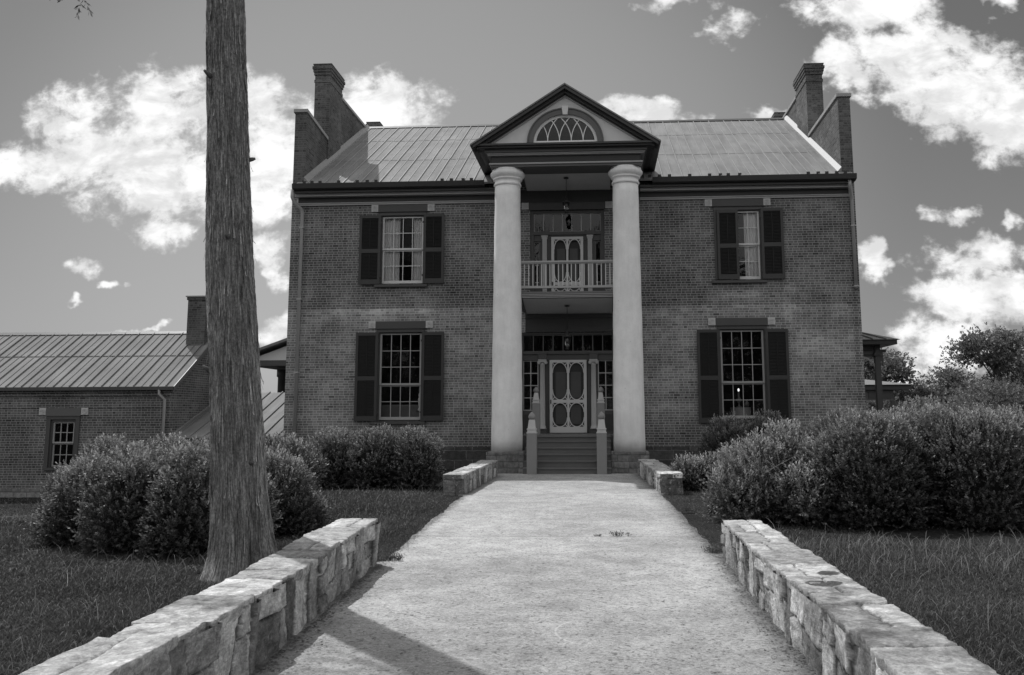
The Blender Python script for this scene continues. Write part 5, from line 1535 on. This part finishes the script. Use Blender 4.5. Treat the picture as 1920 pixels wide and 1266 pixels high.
shrub('wide dark clipped shrub below the lower left window', [(-5.0, -6.3, .48, .66, .65, .68), (-4.05, -6.35, .50, .66, .65, .72), (-3.15, -6.45, .50, .58, .6, .70), (-5.65, -6.2, .25, .45, .5, .52)], 106, dens=480)
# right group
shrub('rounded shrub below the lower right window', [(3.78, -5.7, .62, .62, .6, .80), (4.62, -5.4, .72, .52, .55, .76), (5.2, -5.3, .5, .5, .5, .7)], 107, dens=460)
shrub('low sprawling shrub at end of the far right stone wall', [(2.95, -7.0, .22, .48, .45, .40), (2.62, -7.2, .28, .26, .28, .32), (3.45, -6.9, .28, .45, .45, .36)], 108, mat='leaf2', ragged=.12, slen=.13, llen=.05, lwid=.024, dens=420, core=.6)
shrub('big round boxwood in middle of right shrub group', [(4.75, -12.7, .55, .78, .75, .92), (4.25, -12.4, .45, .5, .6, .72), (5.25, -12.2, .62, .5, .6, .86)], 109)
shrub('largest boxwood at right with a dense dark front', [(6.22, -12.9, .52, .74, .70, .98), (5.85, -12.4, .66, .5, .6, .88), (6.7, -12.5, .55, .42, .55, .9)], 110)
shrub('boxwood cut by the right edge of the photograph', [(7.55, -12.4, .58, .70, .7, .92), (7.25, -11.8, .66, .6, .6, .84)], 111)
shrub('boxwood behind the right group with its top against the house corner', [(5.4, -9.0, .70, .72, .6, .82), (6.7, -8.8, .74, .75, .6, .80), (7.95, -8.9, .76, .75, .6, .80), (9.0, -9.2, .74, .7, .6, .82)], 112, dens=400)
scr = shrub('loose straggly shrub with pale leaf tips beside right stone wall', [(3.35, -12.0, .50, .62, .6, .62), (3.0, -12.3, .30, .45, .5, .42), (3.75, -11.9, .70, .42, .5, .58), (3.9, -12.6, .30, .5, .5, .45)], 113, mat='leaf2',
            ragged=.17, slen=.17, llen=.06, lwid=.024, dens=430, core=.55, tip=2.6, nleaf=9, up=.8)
tw = MB(); rr = random.Random(4)
for i in range(46):
    bx, by = 3.5 + rr.uniform(-.55, .75), -12.3 + rr.uniform(-.45, .3); z = rr.uniform(.3, .8)
    d = Vector((rr.uniform(-.5, .75), rr.uniform(-.5, .2), rr.uniform(.3, 1.0))).normalized(); l = rr.uniform(.25, .6)
    p0 = Vector((bx, by, z)); p1 = p0 + d * l * .5; p2 = p1 + (d + Vector((rr.uniform(-.5, .5), 0, rr.uniform(-.2, .4)))).normalized() * l * .5
    tw.tube([p0, p1, p2], [.008, .005, .002], 5)
    tw.tube([p1, p1 + (d + Vector((rr.uniform(-.9, .9), rr.uniform(-.3, .3), .2))).normalized() * l * .4], [.004, .0015], 4)
tw.build('bare_twig', M['twig'], scr)


# cedar trunk
def cedar():
    zs = [-.2, 0.0, .1, .2, .38, .7, 1.19, 2.02, 3.16, 4.65, 5.6, 6.2, 8.0, 10, 12.5, 15]
    cx = [-2.73, -2.73, -2.73, -2.735, -2.745, -2.77, -2.805, -2.87, -2.97, -3.075, -3.15, -3.185, -3.33, -3.43, -3.52, -3.6]
    ra = [.40, .375, .345, .315, .295, .275, .26, .247, .237, .212, .203, .195, .18, .17, .12, .05]
    T = thing('cedar_tree', 'tall bare old cedar trunk with shaggy bark beside left stone wall', 'tree', (-2.79, -16.75, 0))
    Z = np.concatenate([np.linspace(-.2, 6.6, 560), np.linspace(6.65, 15, 120)]); na = 220
    CX = np.interp(Z, zs, cx); RA = np.interp(Z, zs, ra)
    th = np.linspace(0, 2 * math.pi, na, endpoint=False)
    TH, ZZ = np.meshgrid(th, Z)
    arc = TH / (2 * math.pi) * 2.0
    def per(s, fx, fy, o=4):    # noise that closes round the trunk
        w_ = TH / (2 * math.pi)
        return fbm(arc * fx, ZZ * fy, s, o) * (1 - w_) + fbm((arc - 2.0) * fx, ZZ * fy, s, o) * w_
    g = .05 * (per(1, 3.0, .35, 3) - .5) + .040 * (per(7, 15.0, .7, 4) - .5) + .02 * (per(13, 40.0, 2.2, 3) - .5) + .012 * (per(19, 30, 18, 3) - .5)
    flare = .085 * np.exp(-np.maximum(ZZ, 0) / .35) * (np.sin(TH * 3 + .7) + .6 * np.sin(TH * 5 + 2))
    RR = RA[:, None] + g + flare
    X = CX[:, None] + RR * np.cos(TH); Y = -16.75 + RR * np.sin(TH)
    V = np.stack([X, Y, ZZ], -1).reshape(-1, 3); I = np.arange(len(V)).reshape(len(Z), na); J = np.roll(I, -1, 1)
    F = np.stack([I[:-1], J[:-1], J[1:], I[1:]], -1).reshape(-1, 4)
    tone = .65 + .7 * per(23, 6, .5, 3)
    around = np.where(TH < math.pi, TH, 2 * math.pi - TH) / math.pi     # mirrored so that it closes
    arrays_mesh('trunk', V, F, M['bark'], T, {'tone': tone.ravel(), 'around': (np.sin(TH) * .5 + np.cos(TH) * .7).ravel()}, smooth=True)
    # peeling strips of bark
    rng = np.random.default_rng(5); SV = []; SF = []; ST_ = []; SA = []
    for i in range(620):
        a = rng.uniform(0, 2 * math.pi); z0 = rng.uniform(.1, 6.4); l = rng.uniform(.08, .5); w_ = rng.uniform(.003, .011); lift = rng.uniform(.0, .035) * (1 if rng.uniform() < .4 else .3)
        n = 7; ob = len(SV); t0 = rng.uniform(.7, 2.1)
        for k in range(n):
            f_ = k / (n - 1); z = z0 + l * f_; c = np.interp(z, Z, CX); r_ = np.interp(z, Z, RA)
            ii = np.searchsorted(Z, z); ii = min(ii, len(Z) - 1); r_ = RR[ii, int(a / (2 * math.pi) * na) % na] + .004
            out = lift * (2 * f_ - 1) ** 2 * (1 if f_ < .5 else .5)
            for s in (-1, 1):
                aa = a + s * w_ / r_ * (1 - .7 * f_)
                SV.append((c + (r_ + out) * math.cos(aa), -16.75 + (r_ + out) * math.sin(aa), z)); ST_.append(t0); SA.append(math.sin(aa) * .5 + math.cos(aa) * .7)
        for k in range(n - 1): SF.append((ob + 2 * k, ob + 2 * k + 1, ob + 2 * k + 3, ob + 2 * k + 2))
    arrays_mesh('peeling_bark', SV, SF, M['bark'], T, {'tone': ST_, 'around': SA})
    for (a, z, l, up_) in ((3.6, 2.0, .10, .7), (5.0, 3.4, .07, .2), (4.2, 5.15, .09, .5), (.3, 4.3, .06, .3), (5.6, 1.1, .05, .2)):
        c = float(np.interp(z, Z, CX)); r_ = float(np.interp(z, Z, RA)); sb = MB()
        p0 = Vector((c + (r_ - .05) * math.cos(a), -16.75 + (r_ - .05) * math.sin(a), z)); d = Vector((math.cos(a), math.sin(a), up_)).normalized()
        sb.tube([p0, p0 + d * (.05 + l * .5), p0 + d * (.05 + l)], [.030, .022, .012], 8); sb.build('branch_stub', M['treebark'], T)
    # limbs and crown far overhead
    L = MB(); PP, NN = [], []
    rr = random.Random(12)
    limbs = [((-3.3, -16.75, 7.6), (-4.25, -17.25, 6.5), (-4.5, -17.5, 5.93)), ((-3.3, -16.75, 7.8), (-5.0, -16.2, 8.6), (-6.4, -16, 8.2))]
    for i in range(14):
        z = 8.2 + i * .48; a = i * 2.4; l = 2.6 * (1 - i / 22)
        c = float(np.interp(z, zs, cx)); limbs.append(((c, -16.75, z), (c + l * .55 * math.cos(a), -16.75 + l * .55 * math.sin(a), z + .5), (c + l * math.cos(a), -16.75 + l * math.sin(a), z + .25)))
    for q, lb in enumerate(limbs):
        L.tube(lb, [.07, .04, .012], 7)
        for k in range(60 if q else 46):
            f_ = rr.uniform(.3, 1.05); p = Vector(lb[1]).lerp(Vector(lb[2]), (f_ - .5) * 2) if f_ > .5 else Vector(lb[0]).lerp(Vector(lb[1]), f_ * 2)
            s = .30 if q else .16
            PP.append(p + Vector((rr.gauss(0, s), rr.gauss(0, s), rr.gauss(-.05, s * .5)))); NN.append((rr.gauss(0, 1), rr.gauss(0, 1), -.3))
    L.build('limb', M['treebark'], T)
    V, F, TT = leaves(np.array([tuple(p) for p in PP]), unit(np.array(NN)), rng, 12, .22, .07, .022, -.2)
    arrays_mesh('crown', V, F, M['leaft'], T, {'tone': TT})


cedar()


# trees beyond
def tree(label, base, h, crown, seed, clusters, leaf=.16, per=60, trunk_r=.2, name='tree', spread=.9, fork=.45, tone=(.6, 1.3), limbs=True):
    """crown: (rx, ry, z0, z1) in metres above the base; leaf clumps sit at the limb ends"""
    rng = np.random.default_rng(seed); b = np.array(base, float)
    T = thing(name, label, 'tree', base)
    tr = MB(); top = b + np.array([rng.normal(0, .3), 0, h * .8])
    k = 7
    pts = [b + (top - b) * i / k + rng.normal(0, .05, 3) * (i > 0) for i in range(k + 1)]
    tr.tube([tuple(p) for p in pts], [trunk_r * (1 - .8 * i / k) + .02 for i in range(k + 1)], 8)
    rx, ry, z0, z1 = crown; P = []; N = []
    cc = b + np.array([0, 0, (z0 + z1) / 2])
    for i in range(clusters):
        d = unit(rng.normal(0, 1, 3)); r_ = rng.uniform(.35, 1.0) ** .5
        c = cc + d * np.array([rx, ry, (z1 - z0) / 2]) * r_
        st = b + (top - b) * np.clip(rng.uniform(fork, 1.0), 0, 1)
        st[2] = min(st[2], c[2] - .1)
        mid = (st + c) / 2 + np.array([0, 0, rng.uniform(0, .3)])
        if limbs: tr.tube([tuple(st), tuple(mid), tuple(c)], [trunk_r * .26, trunk_r * .16, trunk_r * .05], 5)
        cs = rng.uniform(.5, 1.1) * spread
        q = rng.normal(0, 1, (per, 3)) * cs * np.array([.42, .42, .26]); P.append(c + q); N.append(unit(q + 1e-3))
    tr.build('trunk', M['treebark'], T)
    V, F, TT = leaves(np.concatenate(P), np.concatenate(N), rng, 5, leaf * 1.3, leaf, leaf * .55, .3, dark=tone)
    arrays_mesh('crown', V, F, M['leaft'], T, {'tone': TT})
    return T


tree('tall tree with flat topped umbrella crown above right trees', (25.0, 30, -.2), 7.0, (2.2, 1.8, 4.5, 6.85), 201, 40, leaf=.17, per=46, trunk_r=.2, fork=.62, spread=.85)
tree('dark rounded tree left of the umbrella crowned tree', (22.6, 31, -.2), 4.6, (1.9, 1.7, 1.6, 4.5), 202, 40, leaf=.17, per=60, spread=1.0)
tree('small dark tree beside the garden pavilion at right', (20.9, 32, -.2), 3.9, (1.5, 1.4, 1.2, 3.6), 203, 26, leaf=.17, per=60)
tree('loose leafy tree standing behind the right side porch', (18.8, 31, -.2), 5.8, (1.5, 1.4, 2.4, 5.7), 204, 30, leaf=.18, per=46, fork=.4)
tree('broad tree right of the umbrella crowned tree at photo edge', (28.0, 31, -.2), 5.6, (2.2, 2.0, 2.0, 5.4), 205, 44, leaf=.17, per=60)
tree('low bushy tree before the umbrella crowned tree', (23.5, 26, -.2), 3.3, (2.2, 1.6, .8, 3.6), 206, 40, leaf=.16, per=60)
tree('low pale tree with bare slanting limb near right edge', (20.2, 20, -.2), 2.9, (1.9, 1.5, .6, 2.95), 207, 36, leaf=.14, per=54)
tree('low leafy tree between right shrubs and distant trees', (16.8, 18, -.2), 2.3, (1.6, 1.3, .5, 2.35), 208, 30, leaf=.14, per=54)
tree('dark tree closing the gap at far right edge', (27.6, 24, -.2), 4.3, (2.4, 1.8, .8, 4.2), 209, 44, leaf=.16, per=56)
tree('low dark tree seen through the open garden pavilion', (15.0, 24, -.2), 2.6, (2.2, 1.3, .4, 2.7), 210, 34, leaf=.15, per=56)
# wood behind the viewer, seen only as reflections in the window panes
rng = np.random.default_rng(77)
P = np.stack([rng.uniform(-60, 60, 9000), rng.uniform(-78, -62, 9000), rng.uniform(0, 1, 9000) ** .8 * 19.0], -1)
P[:, 2] *= .75 + .5 * fbm(P[:, 0] * .13, P[:, 0] * 0, 4)
V, F, TT = leaves(P, unit(rng.normal(0, 1, P.shape)), rng, 3, .9, 1.3, .9, .2)
o = arrays_mesh('distant_wood', V, F, M['leaft'], None, {'tone': TT}); o['kind'] = 'stuff'; o['label'] = 'wood across the lawn behind the viewer'; o['category'] = 'wood'

# pale flower spikes behind the right shrubs
for i, (fx, fy, fh) in enumerate(((9.46, -1.0, 1.92), (9.62, -.9, 2.02), (9.80, -1.1, 1.95), (9.96, -.9, 2.05), (10.1, -1.0, 1.98), (9.28, -.9, 1.88))):
    S = thing('flower_spike', 'pale upright flower spike beyond right shrubs near porch post', 'flower', (fx, fy, -.2), 'pale flower spikes near the porch')
    b = MB(); b.tube([(fx, fy, -.3), (fx + .02, fy, fh)], [.012, .006], 5); b.build('stem', M['treebark'], S)
    r_ = np.random.default_rng(300 + i); n = 90
    z = r_.uniform(fh - .7, fh, n); a = r_.uniform(0, 6.28, n); rad = .045 * (1 - (z - fh + .7) / 1.0)
    P = np.stack([fx + .02 + rad * np.cos(a), fy + rad * np.sin(a), z], -1); N = np.stack([np.cos(a), np.sin(a), a * 0 + .3], -1)
    V, F, TT = leaves(P, N, r_, 2, .02, .05, .035, .1, dark=(.6, 1.0)); arrays_mesh('blossom', V, F, M['petal'], S, {'tone': TT})

# clover heads in the right lawn
for i, (fx, fy) in enumerate(((4.62, -17.95), (4.72, -17.9), (4.80, -17.95), (3.05, -17.95), (3.86, -19.5), (2.95, -18.9))):
    S = thing('clover_flower', 'tiny white clover head in the grass right of wall', 'flower', (fx, fy, 0), 'white clover heads in the right lawn')
    b = MB(); b.tube([(fx, fy, -.03), (fx, fy, .085)], .002, 5); b.build('stem', M['treebark'], S)
    b = MB(); b.lathe([(.003, .08), (.014, .086), (.017, .096), (.012, .106), (.003, .110)], fx, fy, 10); b.build('blossom', M['white'], S)


# ------------------------------------------------------------------ grass
def grass():
    rng = np.random.default_rng(31)
    def scatter(n, x0, x1, y0, y1):
        return np.stack([rng.uniform(x0, x1, n), rng.uniform(y0, y1, n)], -1)
    pts = np.concatenate([scatter(230000, -8.5, -1.2, -21.5, -15.0), scatter(90000, -10, -1.4, -15, -7.5), scatter(26000, -18, -8, -14, 0.2), scatter(14000, -8.5, -2.0, -7.5, -1),
                          scatter(200000, 2.1, 7.6, -21.5, -14.5), scatter(26000, 2.0, 4.5, -15.6, -6.5), scatter(12000, 6, 12, -14.5, -6), scatter(16000, 2.5, 14, -8, 4)])
    x, y = pts[:, 0], pts[:, 1]
    le, re = left_edge(y), right_edge(y)
    ok = np.ones(len(x), bool)
    jag = .07 * (fbm(y * 4, x * 0, 3) - .5) + .03
    gap_l = (y > -16.0) & (y < -8.3); gap_r = (y > -15.5) & (y < -8.0)
    ok &= ~((x > np.where(gap_l, le + jag, le - .36)) & (x < np.where(gap_r, re - jag, re + .36)))
    ok &= ~((x + 2.79) ** 2 + (y + 16.75) ** 2 < .40 ** 2)
    ok &= y < 0.1
    x, y = x[ok], y[ok]; n = len(x)
    dist = np.hypot(x - .91, y + 25.59)
    patch = fbm(x * .9, y * .9, 41, 4)
    nearpath = ((np.abs(x - left_edge(y)) < .3) & (y > -16) & (y < -8.3)) | ((np.abs(x - right_edge(y)) < .8) & (y > -15.5) & (y < -8))
    hgt = (.026 + .042 * patch) * rng.uniform(.55, 1.5, n); hgt = np.where(nearpath, hgt * .55, hgt) * np.where(x > 0, .8, 1.0)
    tall = rng.uniform(0, 1, n) < (.006 + .016 * ((x > 2.6) & (y > -16.5) & (y < -14.2)))
    hgt = np.where(tall & ~nearpath, rng.uniform(.11, .25, n), hgt)
    wid = np.where(tall, .0025, .0030 * rng.uniform(.7, 1.5, n)) * (1 + np.clip((dist - 8) / 10, 0, 2.0))
    a = rng.uniform(0, 2 * math.pi, n); lean = rng.uniform(.2, 1.25, n) * hgt
    dx, dy = np.cos(a), np.sin(a); wa = rng.uniform(0, math.pi, n); wx, wy = np.cos(wa) * wid, np.sin(wa) * wid
    z = gz(x, y) - .01
    lv = []
    for f_, wf, bend in ((0, 1, 0), (.5, .85, .25), (.85, .5, .62), (1.0, .08, 1.0)):
        cx, cy, cz = x + dx * lean * bend, y + dy * lean * bend, z + hgt * f_ * (1 - .18 * bend)
        lv.append((np.stack([cx - wx * wf, cy - wy * wf, cz], -1), np.stack([cx + wx * wf, cy + wy * wf, cz], -1)))
    V = np.stack([q for p in lv for q in p], 1); n8 = 8
    b = np.arange(n)[:, None] * n8
    F = np.concatenate([b + np.array([[0, 1, 3, 2]]), b + np.array([[2, 3, 5, 4]]), b + np.array([[4, 5, 7, 6]])])
    tone = np.where(tall, rng.uniform(1.6, 3.6, n), rng.uniform(.55, 1.5, n) * (.35 + 1.3 * fbm(x * .8, y * .8, 88)))
    tone = np.where(rng.uniform(0, 1, n) < .05, tone * 2.2, tone)
    o = arrays_mesh('grass', V.reshape(-1, 3), F, M['grass'], None, {'tone': np.repeat(tone, n8)})
    o['kind'] = 'stuff'; o['label'] = 'unmown grass of the lawns on both sides of the path'; o['category'] = 'grass'


grass()


def tuft(name, label, cx, cy, n, h, spread, seed, tone=(.7, 1.4)):
    rng = np.random.default_rng(seed)
    a = rng.uniform(0, 6.28, n); r_ = rng.uniform(0, spread, n); P = np.stack([cx + r_ * np.cos(a), cy + r_ * np.sin(a) * .6, np.full(n, .012)], -1)
    N = np.stack([np.cos(a) * .6, np.sin(a) * .6, np.ones(n)], -1)
    V, F, T = leaves(P, unit(N), rng, 5, h, h * .55, .012, .5, dark=tone)
    o = arrays_mesh(name, V, F, M['grass'], None, {'tone': T}); o['label'] = label; o['category'] = 'weed'


tuft('weed_tuft', 'small dark weed tuft growing from crack across the path', 1.12, -14.02, 26, .05, .12, 1)
tuft('weed_tuft', 'dark leafy weed on path edge before far right wall end', 2.28, -11.2, 60, .09, .16, 2)
tuft('weed_tuft', 'dark weed at foot of the near right wall end', 2.20, -15.3, 70, .06, .16, 3)
tuft('weed_tuft', 'weed at foot of the near left wall end', -1.38, -15.95, 60, .06, .14, 4)
tuft('weed_tuft', 'tiny weed beside the larger tuft in path crack', .86, -14.05, 12, .03, .05, 5)


def litter():
    """dead leaves and crumbs of soil lying along the foot of the walls and the grass edge"""
    rng = np.random.default_rng(55); P = []
    for edge, sg, ya, yb, n in ((left_edge, 1, -22, -16.2, 1500), (right_edge, -1, -22, -15.6, 1500), (left_edge, 1, -8.2, -3.2, 350), (right_edge, -1, -7.9, -2.8, 350), (left_edge, 1, -16.2, -8.2, 900), (right_edge, -1, -15.6, -8, 900)):
        y = rng.uniform(ya, yb, n); d = rng.exponential(.055, n); keep = fbm(y * 2.3, y * 0, int(n)) > .36
        P.append(np.stack([edge(y) + sg * d, y, np.full(n, .014)], -1)[keep])
    P.append(np.stack([rng.uniform(-1.2, 2.1, 260), rng.uniform(-21.5, -4, 260), np.full(260, .014)], -1))
    P = np.concatenate(P); n = len(P); a = rng.uniform(0, 6.28, n); l = rng.uniform(.004, .016, n); w_ = l * rng.uniform(.3, .7, n)
    dx, dy = np.cos(a), np.sin(a); z = rng.uniform(.001, .008, n)
    q = [P + np.stack([dx * l, dy * l, z], -1), P + np.stack([-dy * w_, dx * w_, z * .3], -1), P + np.stack([-dx * l, -dy * l, z * .8], -1), P + np.stack([dy * w_, -dx * w_, z * .2], -1)]
    V = np.stack(q, 1).reshape(-1, 3)
    o = arrays_mesh('leaf_litter', V, np.arange(len(V)).reshape(-1, 4), M['grass'], None, {'tone': np.repeat(rng.uniform(.8, 2.6, n), 4)})
    o['kind'] = 'stuff'; o['label'] = 'dead leaves and crumbs along the edges of the path'; o['category'] = 'leaf litter'


litter()
